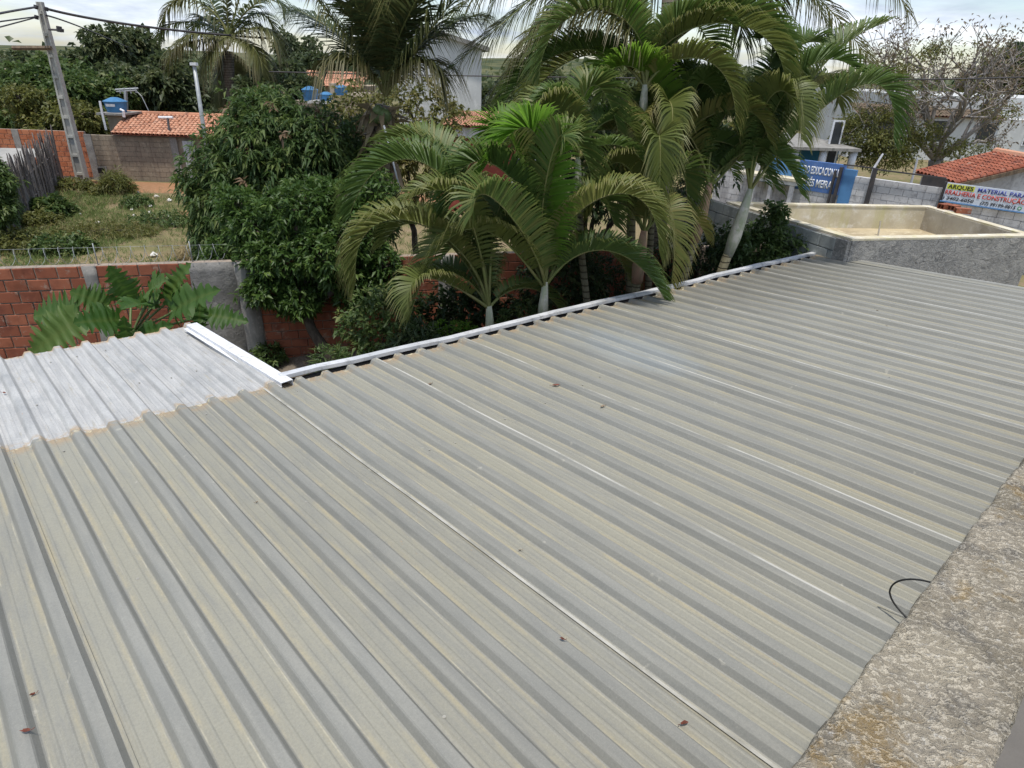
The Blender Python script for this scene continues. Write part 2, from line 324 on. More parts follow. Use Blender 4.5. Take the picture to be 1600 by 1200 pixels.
M['coco'] = leafmat('coconut_leaflets', (.046, .072, .030), (.074, .104, .040), (.12, .10, .036))
M['cocoy'] = leafmat('coconut_leaflets_olive', (.09, .10, .03), (.12, .12, .042), (.19, .145, .06), tipc=(.25, .2, .12))
M['rachis'] = mottled('green_rachis', (.16, .19, .055), (.22, .20, .08), 3, rough=.5, bump=.1)
M['dryleaf'] = leafmat('dry_palm_leaf', (.20, .15, .09), (.27, .21, .13), (.15, .10, .06), transl=.1)
M['mango'] = leafmat('mango_leaves', (.040, .080, .022), (.072, .120, .032), (.13, .17, .045), rough=.52, tip=.0)
M['mangof'] = leafmat('mango_blossom', (.16, .10, .06), (.12, .09, .05), (.20, .13, .08), tip=0)
M['citrus'] = leafmat('citrus_leaves', (.040, .082, .020), (.080, .140, .030), (.22, .28, .07), rough=.42, rnd=.2, tip=0)
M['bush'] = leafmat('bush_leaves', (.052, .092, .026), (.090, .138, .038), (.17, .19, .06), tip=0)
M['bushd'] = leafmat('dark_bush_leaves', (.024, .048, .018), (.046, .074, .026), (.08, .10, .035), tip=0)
M['bushy'] = leafmat('olive_bush_leaves', (.10, .115, .03), (.15, .155, .042), (.20, .17, .06), tip=0)
M['farleaf'] = leafmat('far_leaves', (.044, .066, .030), (.082, .108, .044), (.14, .15, .062), tip=0)
M['eggleaf'] = leafmat('sparse_brown_leaves', (.13, .10, .07), (.17, .13, .085), (.15, .16, .06), tip=0)
M['grass'] = leafmat('green_grass', (.115, .175, .05), (.17, .215, .07), (.26, .25, .11), tip=.3, rough=.7)
M['straw'] = leafmat('dry_grass', (.32, .26, .14), (.38, .31, .18), (.17, .13, .065), tip=0, rough=.8)
M['phil'] = leafmat('philodendron_leaf', (.035, .09, .014), (.058, .12, .022), (.09, .15, .03), rough=.5, tipc=(.13, .17, .04), tip=.35)
M['petiole'] = mottled('petiole_green', (.14, .19, .07), (.10, .14, .05), 4, rough=.5, bump=.05)
M['litter'] = mottled('pale_litter', (.72, .70, .66), (.58, .55, .5), 6, rough=.8, bump=.3)

# ------------------------------------------------------------------ ground, road, yard
def sheet(name, pts, z, mat, **kw):
    return obj(name, MB().add([(p[0], p[1], z) for p in pts], [tuple(range(len(pts)))]).mesh(name, mat), kind='structure', **kw)
sheet('ground', [(-3000, -200), (3000, -200), (3000, 5000), (-3000, 5000)], 0, M['ground'])
sheet('dirt_road', [(-60, 25.2), (-2, 25.9), (-2, 28.0), (-60, 28.1)], .004, M['earth'])
wA, wB = np.array([-9.4, 7.75]), np.array([4.7, 11.25])          # line of the back-yard brick wall
wd = (wB-wA)/np.linalg.norm(wB-wA); wn_ = np.array([-wd[1], wd[0]])
# yard: a bank of soil rising to the foot of the wall
def yard():
    nu, nv = 70, 30; V = []; Fc = []
    for i in range(nu+1):
        for j in range(nv+1):
            p = wA + wd*(14.6*i/nu) - wn_*(.02 + 5.2*j/nv)
            h = .25 + .50*math.exp(-((j/nv*5.2)/.9)**2)
            V.append((p[0], p[1], h + .05*math.sin(i*1.7+j*.9) + random.uniform(-.03, .03)))
    for i in range(nu):
        for j in range(nv):
            a = i*(nv+1)+j; Fc.append((a, a+1, a+nv+2, a+nv+1))
    m_ = MB().add(V, Fc).mesh('yard_soil', M['yard'], True); obj('yard_soil', m_, kind='structure')
yard()
# far hills
def hills():
    for nm, Y0, Y1, base, amp, sx in (('hills', 260, 520, 1, 3.5, .008), ('far_hills', 650, 1200, 3, 8, .0034)):
        V = []; Fc = []; nx, ny = 160, 14
        for i in range(nx+1):
            for j in range(ny+1):
                X = -Y1*1.6 + 3.2*Y1*i/nx; t = j/ny; Y = Y0+(Y1-Y0)*t
                h = (base + amp*(.5+.5*math.sin(X*sx+1.3)+.35*math.sin(X*sx*2.7+.4)))*math.sin(math.pi*min(1, t*1.0))
                V.append((X, Y, max(h + random.uniform(-.4, .4)*(t > .05)*(t < .99), .05 if 0 < t < 1 else -.5)))
        for i in range(nx):
            for j in range(ny):
                a = i*(ny+1)+j; Fc.append((a, a+ny+1, a+ny+2, a+1))
        obj(nm, MB().add(V, Fc).mesh(nm, M['ground'], True), kind='structure')
hills()

# ------------------------------------------------------------------ metal roof
H = 2.42
r1 = ray(-215, 140); r1 = r1/np.linalg.norm(r1); az = math.atan2(r1[0], r1[1]) + math.pi/2
cr = np.array([math.sin(az), math.cos(az), 0]); nn = np.cross(cr, r1)
RO = CAM - nn*H
RM = Matrix(((cr[0], r1[0], nn[0], RO[0]), (cr[1], r1[1], nn[1], RO[1]), (cr[2], r1[2], nn[2], RO[2]), (0, 0, 0, 1)))
def rp(u, v, h=0): return Vector(RO + cr*u + r1*v + nn*h)
def ve(u): return 5.25 - .1319*(u-2.08)
roof = thing('metal_roof', 'large trapezoidal metal roof of dusty grey sheets with a whiter stretch at the left, filling the foreground', 'metal roof')
roof.matrix_world = RM
PT = .245; SEAM0 = 1.94
def rib(c, ht, hb, hh, a=True, b=True):
    out = []
    if a: out += [(c-hb-.004, 0), (c-hb+.003, .0035), (c-ht-.003, hh-.005), (c-ht+.003, hh)]
    if b: out += [(c+ht-.003, hh), (c+ht+.003, hh-.005), (c+hb-.003, .0035), (c+hb+.004, 0)]
    return out
def profile(k0, nr, lastrib=True):
    """u,h pairs from the left rib of a sheet to its last rib, which laps over the next"""
    out = []
    for k in range(nr+1):
        c = k0 + k*PT; ht, hb, hh = .025, .050, .040
        if k == 0 and abs(k0-SEAM0) < .01: out += [(c-hb-.024, .009), (c-hb-.006, .0085), (c-hb+.001, .012), (c-ht-.003, hh+.004), (c-ht+.003, hh+.009), (c+ht-.003, hh+.009), (c+ht+.003, hh-.003), (c+hb-.003, .0035), (c+hb+.004, 0)]
        elif k == 0: out += [(c-hb*.7, hh*.55), (c-ht-.002, hh-.004), (c-ht+.003, hh), (c+ht-.003, hh), (c+ht+.003, hh-.005), (c+hb-.003, .0035), (c+hb+.004, 0)]
        elif k == nr: out += rib(c, ht, hb, hh, True, False)+[(c+ht-.012, hh+.0005), (c+ht+.001, hh+.0015), (c+hb, .003), (c+hb+.018, .002)]
        else: out += rib(c, ht, hb, hh)
        if k < nr:
            for mcen in (.092, .153): out += [(c+mcen-.010, 0), (c+mcen-.003, .0028), (c+mcen+.003, .0028), (c+mcen+.010, 0)]
    return out
def sheet_mesh(name, k0, nr, v0f, v1f, lift, mat, nv=26, seed=0, warp=.003):
    rr = random.Random(seed); prof = profile(k0, nr); V = []; Fc = []; n = len(prof)
    ph = [.4, 1.7, rr.uniform(0, 6.28), .9, 2.2, 0]; jit = rr.uniform(-.012, .012)
    for j in range(nv+1):
        t = j/nv
        for i, (u, h) in enumerate(prof):
            v = v0f(u) + (v1f(u)+jit-v0f(u))*t
            wv = warp*(math.sin(v*2.1+ph[0]+u)+.6*math.sin(v*4.3+ph[1])) 
            hh = h + lift + wv
            if i >= n-6: hh += .004
            if i == n-1: hh += .005 + .003*math.sin(v*6+ph[2])
            V.append((u + .0015*math.sin(v*3+ph[3]) + .012*math.sin(v*.55+ph[4])*.3, v, hh))
    for j in range(nv):
        for i in range(n-1):
            a = j*n+i; Fc.append((a, a+1, a+n+1, a+n))
    me = MB().add(V, Fc).mesh(name, [mat, M['lap']])
    me.polygons.foreach_set('material_index', [1 if (f % (n-1)) == (0 if abs(k0-SEAM0) < .01 else n-4) and k0 > 1.5 or (abs(k0-SEAM0) < .01 and (f % (n-1)) == n-4) else 0 for f in range(len(me.polygons))])
    return me
def solid(o, th, off=1):
    md = o.modifiers.new('thickness', 'SOLIDIFY'); md.thickness = th; md.offset = off; return o
k = -4; idx = 0
SEAM0 = 1.94
while SEAM0 + .98*k < 10.3:
    u0 = SEAM0 + .98*k; nr = 4 if k < 8 else 3
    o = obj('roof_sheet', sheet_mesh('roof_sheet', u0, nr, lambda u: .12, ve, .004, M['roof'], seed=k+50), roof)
    solid(o, .0018); k += 1; idx += 1
for i, k in enumerate(range(-4, 0)):     # whiter extension, tucked under the grey sheets
    o = obj('roof_sheet', sheet_mesh('roof_sheet_white', SEAM0+.98*k + .004, 4, lambda u: ve(u)-.25, lambda u: 7.73-.14*(u-.27), -.006, M['roofw'], nv=14, seed=k+90, warp=.002), roof, label='newer silvery white roof sheet beyond the grey ones')
    solid(o, .0018)
# narrow closing strip at the far right end
mb = MB(); mb.box((10.36, .12, .03), (10.60, 4.16, .036)); mb.box((10.60, .12, -.03), (10.606, 4.16, .036)); obj('edge_flashing', mb.mesh('edge_flashing', M['roof']), roof)
# eave gutter: white channel whose lip stands just above the sheet ends
def channel(pts, wdt, hgt, th):
    """U/C shaped strip along a polyline in roof space, open side down"""
    mb = MB(); 
    for (a, b) in zip(pts[:-1], pts[1:]):
        a = Vector(a); b = Vector(b); d = (b-a); d.z = 0; d.normalize(); nrm = Vector((-d.y, d.x, 0))
        for o0, o1, z0, z1 in ((0, wdt, hgt-th, hgt), (0, th, 0, hgt-th), (wdt-th, wdt, -.04, hgt-th)):
            q = [a+nrm*o0, b+nrm*o0, b+nrm*o1, a+nrm*o1]
            mb.hexa([p+Vector((0, 0, z0)) for p in q], [p+Vector((0, 0, z1)) for p in q])
    return mb
gp = []
for i in range(25):
    u = 2.04 + (10.50-2.04)*i/24; gp.append((u, ve(u)+.035 + .006*math.sin(i*1.9), .030 + .008*math.sin(i*.7+1)+ .004*math.sin(i*2.3)))
obj('eave_gutter', channel(gp, .085, .035, .003).mesh('eave_gutter', M['gutter']), roof, label='thin white gutter lip along the far eave')
mb = MB(); 
for a, b in zip(gp[:-1], gp[1:]): mb.hexa([(a[0], a[1]+.02, -.09), (b[0], b[1]+.02, -.09), (b[0], b[1]+.07, -.09), (a[0], a[1]+.07, -.09)], [(a[0], a[1]+.02, .0), (b[0], b[1]+.02, .0), (b[0], b[1]+.07, .0), (a[0], a[1]+.07, .0)])
obj('gutter_trough', mb.mesh('gutter_trough', M['dark']), roof)
# loose white flashing along the right edge of the white stretch
def uv_of(x, y, h=0):
    r = ray(x, y); t = -(H-h)/np.dot(nn, r); p = CAM + r*t - RO; return float(np.dot(p, cr)), float(np.dot(p, r1))
a = Vector((*uv_of(292, 510, .06), .045)); b = Vector((*uv_of(440, 600, .06), .035))
fl = MB(); d = (b-a).normalized(); s = Vector((d.y, -d.x, 0)); s = s if s.x > 0 else -s
for o0, o1, z0, z1 in ((0, .105, .030, .034), (-.004, 0, -.006, .034), (-.040, -.004, -.006, -.002), (.105, .109, -.03, .034), (.02, .024, .034, .037), (.08, .084, .034, .037)):
    q = [a+s*o0, a+s*o1, b+s*o1, b+s*o0]; fl.hexa([p+Vector((0, 0, z0)) for p in q], [p+Vector((0, 0, z1)) for p in q])
obj('rake_flashing', fl.mesh('rake_flashing', M['white']), roof, label='loose bright white capping strip at the edge of the white sheets')
# screws with washers, one joined part
def screws(mat, name, rows, urange, h0):
    mb = MB()
    for vr in rows:
        for kk in range(*urange):
            for off in (.122,):
                if random.random() < .5: continue
                u = SEAM0 + kk*PT + off + random.uniform(-.03, .03); v = vr(u) + random.uniform(-.03, .03)
                mb.tube([(u, v, h0), (u, v, h0+.004)], .008, 8); mb.tube([(u, v, h0+.004), (u, v, h0+.007)], .004, 6)
    return mb.mesh(name, mat)
obj('screw_heads', screws(M['screw'], 'screw_heads', [lambda u: ve(u)-.25, lambda u: 3.4, lambda u: 1.6], (-12, 35), .006), roof, kind='stuff')
obj('screw_heads_white', screws(M['screw'], 'screw_heads_white', [lambda u: 7.4-.14*u, lambda u: 6.3-.14*u], (-12, 0), .002), roof, kind='stuff')
# purlins below
mb = MB()
for v in (.4, 1.9, 3.6): mb.box((-2.2, v, -.13), (10.45, v+.06, -.02))
mb.box((-2.2, 6.3, -.13), (1.8, 6.36, -.02)); obj('purlins', mb.mesh('purlins', M['dark']), roof)
# walls that carry the roof
def slabwall(p, q, z0, z1, th): 
    p, q = np.array(p[:2]), np.array(q[:2]); d = (q-p)/np.linalg.norm(q-p); n = np.array([-d[1], d[0]])*th
    c = [p, q, q+n, p+n]; return [(*x, z0) for x in c], [(*x, z1) for x in c]
def z_roof(p): return RO[2] - (nn[0]*(p[0]-RO[0]) + nn[1]*(p[1]-RO[1]))/nn[2]
hw = thing('outbuilding_walls', 'rendered walls carrying the metal roof, hidden below its eave', 'wall')
mb = MB(); P1 = rp(1.9, ve(1.9)-.45); P2 = rp(10.3, ve(10.3)-.45)
lo, hi = slabwall(P1, P2, 0, 2.1, .14); mb.hexa(lo, hi)
P3 = rp(1.7, 7.2); lo, hi = slabwall(P3, P1, 0, 2.05, .14); mb.hexa(lo, hi)
P4 = rp(10.3, .2); lo, hi = slabwall(P4, P2, 0, 2.28, .14); mb.hexa(lo, hi)
wpart('wall', mb, M['palewall'], hw)

# parapet beside the camera
pa_, pb_ = at(1230, 1200, 4.2), at(1600, 712, 4.2); pd = Vector((pb_[0]-pa_[0], pb_[1]-pa_[1], 0)).normalized(); pn = Vector((-pd.y, pd.x, 0))    # pn points to the roof
pp = at(1600, 712, 4.2); po = Vector((pp[0], pp[1], 0)); po -= pd*po.dot(pd)   # foot of the outer edge
def parapet():
    s0, s1, th = -1.6, 6.4, .178; n = 900; nw = 30; V = []; Fc = []
    from mathutils import noise as mn
    prof = [(0, -1.9), (0, -.9), (0, -.4), (0, -.2), (0, -.1), (0, -.05), (0, -.02), (-.002, -.006), (-.006, -.001)]
    prof += [(-th*(.05+.90*i/nw), 0) for i in range(nw+1)] + [(-th+.005, -.002), (-th, -.008), (-th, -.03), (-th, -.1), (-th, -.3), (-th, -.95)]
    for i in range(n+1):
        s = s0+(s1-s0)*i/n
        for (b, z) in prof:
            p = po + pd*s + pn*b + Vector((0, 0, 4.2+z)); q = Vector((s, b, z))
            dz = .008*mn.noise(q*7) + .006*mn.noise(q*24) + .0034*mn.noise(Vector((q.x*60+3*mn.noise(q*12), q.y*95, q.z)))+ .002*mn.noise(q*150)
            e = min(abs(b), abs(b+th)); ed = math.exp(-e/.012) if z > -.03 else 0
            chip = ed*max(0, mn.noise(q*22)+.1)*.014
            lat = .7*(.006*mn.noise(q*14+Vector((9, 0, 0))) + .004*mn.noise(q*50+Vector((5, 5, 5))))
            # a long open crack
            cb_ = -.075 + .5*(s-.62)*.25 + .01*math.sin(s*30); ck = math.exp(-((b-cb_)/.004)**2) if .38 < s < .64 else 0
            if z > -.03: p.z += dz - chip - .010*ck
            p += pn*lat*(1 if z < -.001 or e < .02 else .2)
            V.append(p)
    m_ = len(prof)
    for i in range(n):
        for j in range(m_-1):
            a = i*m_+j; Fc.append((a, a+m_, a+m_+1, a+1))
    Fc.append(tuple(range(m_))); Fc.append(tuple(n*m_+j for j in range(m_))[::-1])
    me = MB().add(V, Fc).mesh('parapet_wall', M['parapet'], True)
    return obj('parapet_wall', me, None, 'rough lichen-stained concrete parapet crossing the lower right corner', 'parapet')
parapet()
mb = MB(); q = [po+pd*s+pn*b for s, b in ((-1.6, -.172), (-1.6, -3.0), (6.4, -3.0), (6.4, -.172))]; 
mb.hexa([p+Vector((0, 0, 3.05)) for p in q], [p+Vector((0, 0, 3.25)) for p in q]); obj('balcony_floor', mb.mesh('balcony_floor', M['balcony']), kind='structure')
# black cable loop
def bez(P, n):
    P = [np.asarray(p, float) for p in P]; t = np.linspace(0, 1, n)[:, None]
    return (1-t)**3*P[0]+3*(1-t)**2*t*P[1]+3*(1-t)*t*t*P[2]+t**3*P[3]
def onroof(x, y, h): u, v = uv_of(x, y, h); return np.array(rp(u, v, h))
c1 = bez([onroof(1462, 912, .30), onroof(1425, 900, .30), onroof(1392, 903, .22), onroof(1390, 925, .14)], 14)
c2 = bez([onroof(1390, 925, .14), onroof(1392, 942, .09), onroof(1405, 952, .07), onroof(1425, 975, .06)], 10)
obj('cable', MB().tube(list(c1)+list(c2[1:]), .0045, 6).mesh('cable', M['black'], True), None, 'thin black cable looping out from behind the parapet onto the roof', 'cable')
# dead leaves and debris lying on the roof
def dead(x, y, size, mat, nm, lab, cat, kind=0):
    u, v = uv_of(x, y, .01); rr = random.Random(int(x)); a = rr.uniform(0, 6.28)
    V = []; n = 9
    base = [(math.cos(i/n*6.283)*size*(1+.3*rr.uniform(-1, 1)), math.sin(i/n*6.283)*size*.42*(1+.3*rr.uniform(-1, 1))) for i in range(n)]
    for (x_, y_) in base: V.append((x_*math.cos(a)-y_*math.sin(a), x_*math.sin(a)+y_*math.cos(a), .012+.006*rr.random()+abs(y_)*.35))
    V.append((0, 0, .008)); mb = MB().add(V, [(i, (i+1) % n, n) for i in range(n)])
    mb.tube([(size*math.cos(a), size*math.sin(a), .013), (size*1.7*math.cos(a+.2), size*1.7*math.sin(a+.2), .02)], .0016, 4)
    h = 0.004
    t_ = abs((((u-SEAM0)/PT) % 1)-.5)
    if t_ > .3: h = .046
    o = obj(nm, mb.mesh(nm, mat), None, lab, cat, 'debris on the metal roof'); o.location = rp(u, v, h); o.rotation_euler = (RM.to_3x3() @ Matrix.Rotation(0, 3, 'Z')).to_euler()
M['deadred'] = mottled('dead_leaf_red', (.20, .06, .04), (.13, .05, .035), 30, rough=.7, bump=.2)
M['deadbr'] = mottled('dead_leaf_brown', (.30, .24, .17), (.16, .11, .08), 30, rough=.8, bump=.2)
dead(868, 603, .034, M['deadred'], 'dead_leaf', 'dark red dry leaf in the middle of the grey roof, right of centre', 'leaf')
dead(672, 601, .026, M['deadbr'], 'dead_leaf', 'crumpled brown dry leaf near the white gutter, on a roof lap', 'leaf')
dead(650, 593, .014, M['deadbr'], 'dead_leaf', 'tiny dark crumb beside the crumpled leaf near the gutter', 'leaf')
dead(942, 636, .026, M['deadbr'], 'dead_leaf', 'pale curled leaf with long stalk right of the dark red leaf', 'leaf')
dead(52, 1087, .013, M['deadred'], 'dead_leaf', 'small red brown leaf near the lower left corner of the roof', 'leaf')
dead(46, 1154, .020, M['deadred'], 'dead_leaf', 'brown leaf with twig at the bottom left of the roof', 'leaf')
dead(878, 1010, .013, M['deadred'], 'dead_leaf', 'small reddish leaf below the middle of the roof, beside a lap', 'leaf')
dead(1068, 1132, .018, M['deadred'], 'dead_leaf', 'reddish leaf stuck by the white lap line near the bottom right', 'leaf')
dead(401, 786, .010, M['deadbr'], 'dead_leaf', 'tiny dark crumb in a pan left of the roof centre', 'leaf')
dead(813, 861, .010, M['deadbr'], 'dead_leaf', 'tiny brown crumb near the middle of the roof', 'leaf')
dead(1370, 486, .016, M['deadbr'], 'dead_leaf', 'dark twig crumb on the far right part of the roof', 'leaf')
dead(1385, 510, .012, M['deadbr'], 'dead_leaf', 'round dark crumb on the far right part of the roof', 'leaf')
dead(7, 615, .022, M['deadred'], 'dead_leaf', 'red dry leaf on the white sheets at the left edge', 'leaf')

# ------------------------------------------------------------------ masonry
box_cache = {}
def cached_box(nm, sx, sy, sz, mat, var=0):
    key = (nm, round(sx, 3), round(sy, 3), round(sz, 3), mat.name, var)
    if key not in box_cache:
        r = random.Random(var*31+5); b = .004; V = []
        # slightly irregular block with a chamfered front (front is -Y)
        x, y, z = sx/2, sy/2, sz/2; j = lambda a: a + r.uniform(-.0025, .0025)
        V = [(j(-x), -y+b, j(-z)), (j(x), -y+b, j(-z)), (j(x), -y+b, j(z)), (j(-x), -y+b, j(z)),
             (-x+b*1.5, j(-y), -z+b*1.5), (x-b*1.5, j(-y), -z+b*1.5), (x-b*1.5, j(-y), z-b*1.5), (-x+b*1.5, j(-y), z-b*1.5),
             (-x, y, -z), (x, y, -z), (x, y, z), (-x, y, z)]
        Fs = [(4, 5, 6, 7), (0, 1, 5, 4), (1, 2, 6, 5), (2, 3, 7, 6), (3, 0, 4, 7), (0, 8, 9, 1), (1, 9, 10, 2), (2, 10, 11, 3), (3, 11, 8, 0), (9, 8, 11, 10)]
        box_cache[key] = MB().add(V, Fs).mesh(nm, mat)
    return box_cache[key]
def lay(root, nm, mat, x0, x1, z0, z1, bl, bh, th, joint, y=0, keep=None, stagger=.5, limit=None, jit=.003):
    """lay courses of pieces in the root's XZ plane facing -Y"""
    r = random.Random(3); n = 0; row = 0; z = z1
    while z - bh > z0 - bh*.6:
        zb = max(z-bh, z0); hh = z-zb-joint
        if hh < .03: break
        x = x0 - (bl*stagger if row % 2 else 0)
        while x < x1 - .02:
            a = max(x, x0); b = min(x+bl, x1); ln = b-a-joint
            if ln > .03 and (keep is None or keep((a+b)/2, (z+zb)/2)):
                o = obj(nm, cached_box(nm, round(ln, 2), th, round(hh, 3), mat, r.randint(0, 3)), root)
                o.location = ((a+b)/2+joint/2, y - r.uniform(0, jit), (z+zb)/2); o.rotation_euler = (0, r.uniform(-.006, .006), 0); n += 1
            x += bl
        z -= bh; row += 1
    return n
# back-yard brick wall
ang = math.atan2(wd[1], wd[0])
bw = thing('brick_wall', 'red clay brick wall with grey concrete columns behind the big-leaved plant and palms', 'wall', (wA[0], wA[1], 0), ang)
BL = float(np.linalg.norm(wB-wA)); ZT = 2.3
def wx(x, y=412, z=2.3):  # coordinate along the wall of a photo column
    r = ray(x, y)[:2]; A = np.array([[r[0], -wd[0]], [r[1], -wd[1]]]); s = np.linalg.solve(A, wA); return float(s[1])
X0, X1, X2, X3, X4 = wx(-60), wx(128), wx(146), wx(300, 450), wx(402, 450)
obj('mortar_core', MB().box((0, .014, 0), (BL, .13, ZT-.004)).mesh('mortar_core', M['mortar']), bw)
lay(bw, 'brick', M['brick'], X0, X1, .75, ZT, .27, .165, .03, .016, y=.012)
lay(bw, 'brick', M['brick'], X2, X3, .75, ZT, .27, .165, .03, .016, y=.012)
lay(bw, 'brick', M['brick'], X4, wx(700, 450)-.15, .62, ZT, .25, .14, .03, .014, y=.012)
lay(bw, 'brick', M['brick'], wx(700, 450)+.1, wx(1090), 1.05, ZT, .25, .145, .03, .014, y=.012)
def col(x0, x1, y0=-.02, nm='column', mat='column'):
    mb = MB(); n = 14
    for i in range(n):
        z0 = .3 + (ZT-.3)*i/n; z1 = .3 + (ZT-.3)*(i+1)/n
    # one mesh with wobbling vertical edges
    V = []; Fs = []
    for i in range(n+1):
        z = .3+(ZT-.005-.3)*i/n; a = x0+random.uniform(-.012, .012); b = x1+random.uniform(-.012, .012)
        V += [(a, y0+random.uniform(-.004, .004), z), (b, y0+random.uniform(-.004, .004), z), (b, .1, z), (a, .1, z)]
    for i in range(n):
        for j in range(4): p = i*4+j; q = i*4+(j+1) % 4; Fs.append((p, q, q+4, p+4))
    Fs += [(0, 3, 2, 1), (n*4, n*4+1, n*4+2, n*4+3)]
    obj(nm, mb.add(V, Fs).mesh(nm, M[mat], True), bw)
col(X1-.01, X2+.01); col(wx(700, 450)-.16, wx(700, 450)+.11)
col(X3+.0, wx(372, 450), -.006, 'render_panel', 'cement'); col(wx(372, 450)+.0, X4, -.03)
lay(bw, 'coping_brick', M['brick2'], X0, wx(1090), ZT-.004, ZT+.012, .27, .022, .15, .01, y=.065, jit=.001)
# concertina wire on top of the wall
cw = MB(); P = []
xa, xb = wx(-30), wx(352); turns = int((xb-xa)/.175)
for i in range(turns*14):
    a = i/14*2*math.pi; rr_ = .115+.01*math.sin(i*.37); P.append(Vector((xa+(xb-xa)*i/(turns*14), .06+rr_*math.cos(a)*.9, ZT+.135+rr_*math.sin(a))))
cw.tube(P, .0028, 4); cw.tube([(xa, .06, ZT+.245), (xb, .06, ZT+.24)], .002, 4)
for xx in (xa+.02, wx(150), wx(300)): cw.tube([(xx, .06, ZT), (xx, .06, ZT+.30)], .008, 5)
co = obj('razor_wire_coil', cw.mesh('razor_wire_coil', M['galv'], True), None, 'thin silvery coil of razor wire on top of the brick wall at left', 'razor wire'); co.location = bw.location; co.rotation_euler = bw.rotation_euler

# concrete basin at the right
Zr = 2.8
fl_, fr_, bl_, br_ = at(1332, 373, Zr), at(1332, 373, Zr), at(1137, 315, Zr), at(1452, 321, Zr)
f2 = at(1600, 368, Zr); fr_ = fl_ + (f2-fl_)*1.5; dR = at(1600, 362, Zr)-br_; 
# right wall line meets front wall line
A = np.array([[(fr_-fl_)[0], -dR[0]], [(fr_-fl_)[1], -dR[1]]]); st = np.linalg.solve(A, (br_-fl_)[:2]); fr_ = fl_+(fr_-fl_)*st[0]
bs = thing('concrete_basin', 'open concrete basin with cream inner walls and rough grey front beyond the metal roof', 'basin')
def thick(p, q, inner, z0, z1, th):
    p, q, c = np.array(p[:2]), np.array(q[:2]), np.array(inner[:2]); d = (q-p)/np.linalg.norm(q-p); n = np.array([-d[1], d[0]])
    if np.dot(c-p, n) < 0: n = -n
    quad = [p, q, q+n*th, p+n*th]
    area = sum(quad[i][0]*quad[(i+1) % 4][1]-quad[(i+1) % 4][0]*quad[i][1] for i in range(4))
    if area < 0: quad = quad[::-1]
    return [(*x, z0) for x in quad], [(*x, z1) for x in quad]
cen = (fl_+fr_+bl_+br_)/4
def densewall(name, p, q, z0, z1, th, mat, amp=.012, n=60, k=16, top=None):
    """rough wall: gridded outer face with lumpy relief, towards the camera"""
    from mathutils import noise as mn
    p = np.array(p[:2]); q = np.array(q[:2]); d = (q-p)/np.linalg.norm(q-p); nr = np.array([-d[1], d[0]])
    if np.dot(cen[:2]-p, nr) < 0: nr = -nr
    V = []; Fs = []
    for i in range(n+1):
        for j in range(k+1):
            x = p+(q-p)*i/n; z = z0+(z1-z0)*j/k; v = Vector((x[0], x[1], z)); o = amp*(mn.noise(v*3)+.6*mn.noise(v*9)) if 0 < i < n and j < k else 0
            V.append((x[0]-nr[0]*o, x[1]-nr[1]*o, z))
    for i in range(n):
        for j in range(k): a = i*(k+1)+j; Fs.append((a, a+k+1, a+k+2, a+1))
    return MB().add(V, Fs)
lo, hi = thick(fl_, fr_, cen, .0, Zr-.03, .13); mb = MB(); mb.hexa(lo, hi); wpart('front_wall', mb, M['tankwall'], bs)
f_in = fl_.copy(); off = np.array([0.0, -.02, 0])
wpart('front_render', densewall('front_render', fl_+off, fr_+off, .5, Zr-.032, 0, None), M['tankwall'], bs, smooth=True)
for nm, p, q, th in (('rim_front', fl_, fr_, .15), ('rim_back', bl_, br_, .15), ('rim_left', bl_, fl_, .13), ('rim_right', br_, fr_, .17)):
    pass
lo, hi = thick(bl_, br_, cen, .0, Zr-.03, .14); mb = MB(); mb.hexa(lo, hi); wpart('back_wall', mb, M['basin'], bs)
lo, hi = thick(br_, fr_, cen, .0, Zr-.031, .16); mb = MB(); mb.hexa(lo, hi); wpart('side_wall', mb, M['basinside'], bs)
lo, hi = thick(bl_, fl_, cen, .0, Zr-.032, .10); mb = MB(); mb.hexa(lo, hi); wpart('side_wall', mb, M['basin'], bs, label='left side wall of the basin, faced with grey blocks outside')
# smooth cream rim cap as one ring
def inset(P, d):
    out = []; n = len(P)
    for i in range(n):
        a, b, c = [np.array(P[(i+k) % n][:2]) for k in (-1, 0, 1)]
        d1 = (b-a)/np.linalg.norm(b-a); d2 = (c-b)/np.linalg.norm(c-b); n1 = np.array([-d1[1], d1[0]]); n2 = np.array([-d2[1], d2[0]])
        bis = (n1+n2)/np.linalg.norm(n1+n2); out.append(b+bis*d/np.dot(bis, n1))
    return out
ring = [fl_, fr_, br_, bl_]; o_ = inset(ring, -.015); i_ = inset(ring, .15)
mb = MB(); V = [(*p, Zr-.03) for p in o_]+[(*p, Zr) for p in o_]+[(*p, Zr) for p in i_]+[(*p, Zr-.03) for p in i_]; Fs = []
for i in range(4):
    j = (i+1) % 4; Fs += [(i, j, 4+j, 4+i), (4+i, 4+j, 8+j, 8+i), (8+i, 8+j, 12+j, 12+i)]
wpart('rim', mb.add(V, Fs), M['basin'], bs)
i2 = inset(ring, .10); mb = MB(); mb.hexa([(*p, 2.25) for p in i2], [(*p, 2.37) for p in i2]); wpart('basin_floor', mb, mottled('basin_bed', (.50, .42, .28), (.36, .29, .19), 2, (.62, .54, .38), 5, bump=.4), bs)
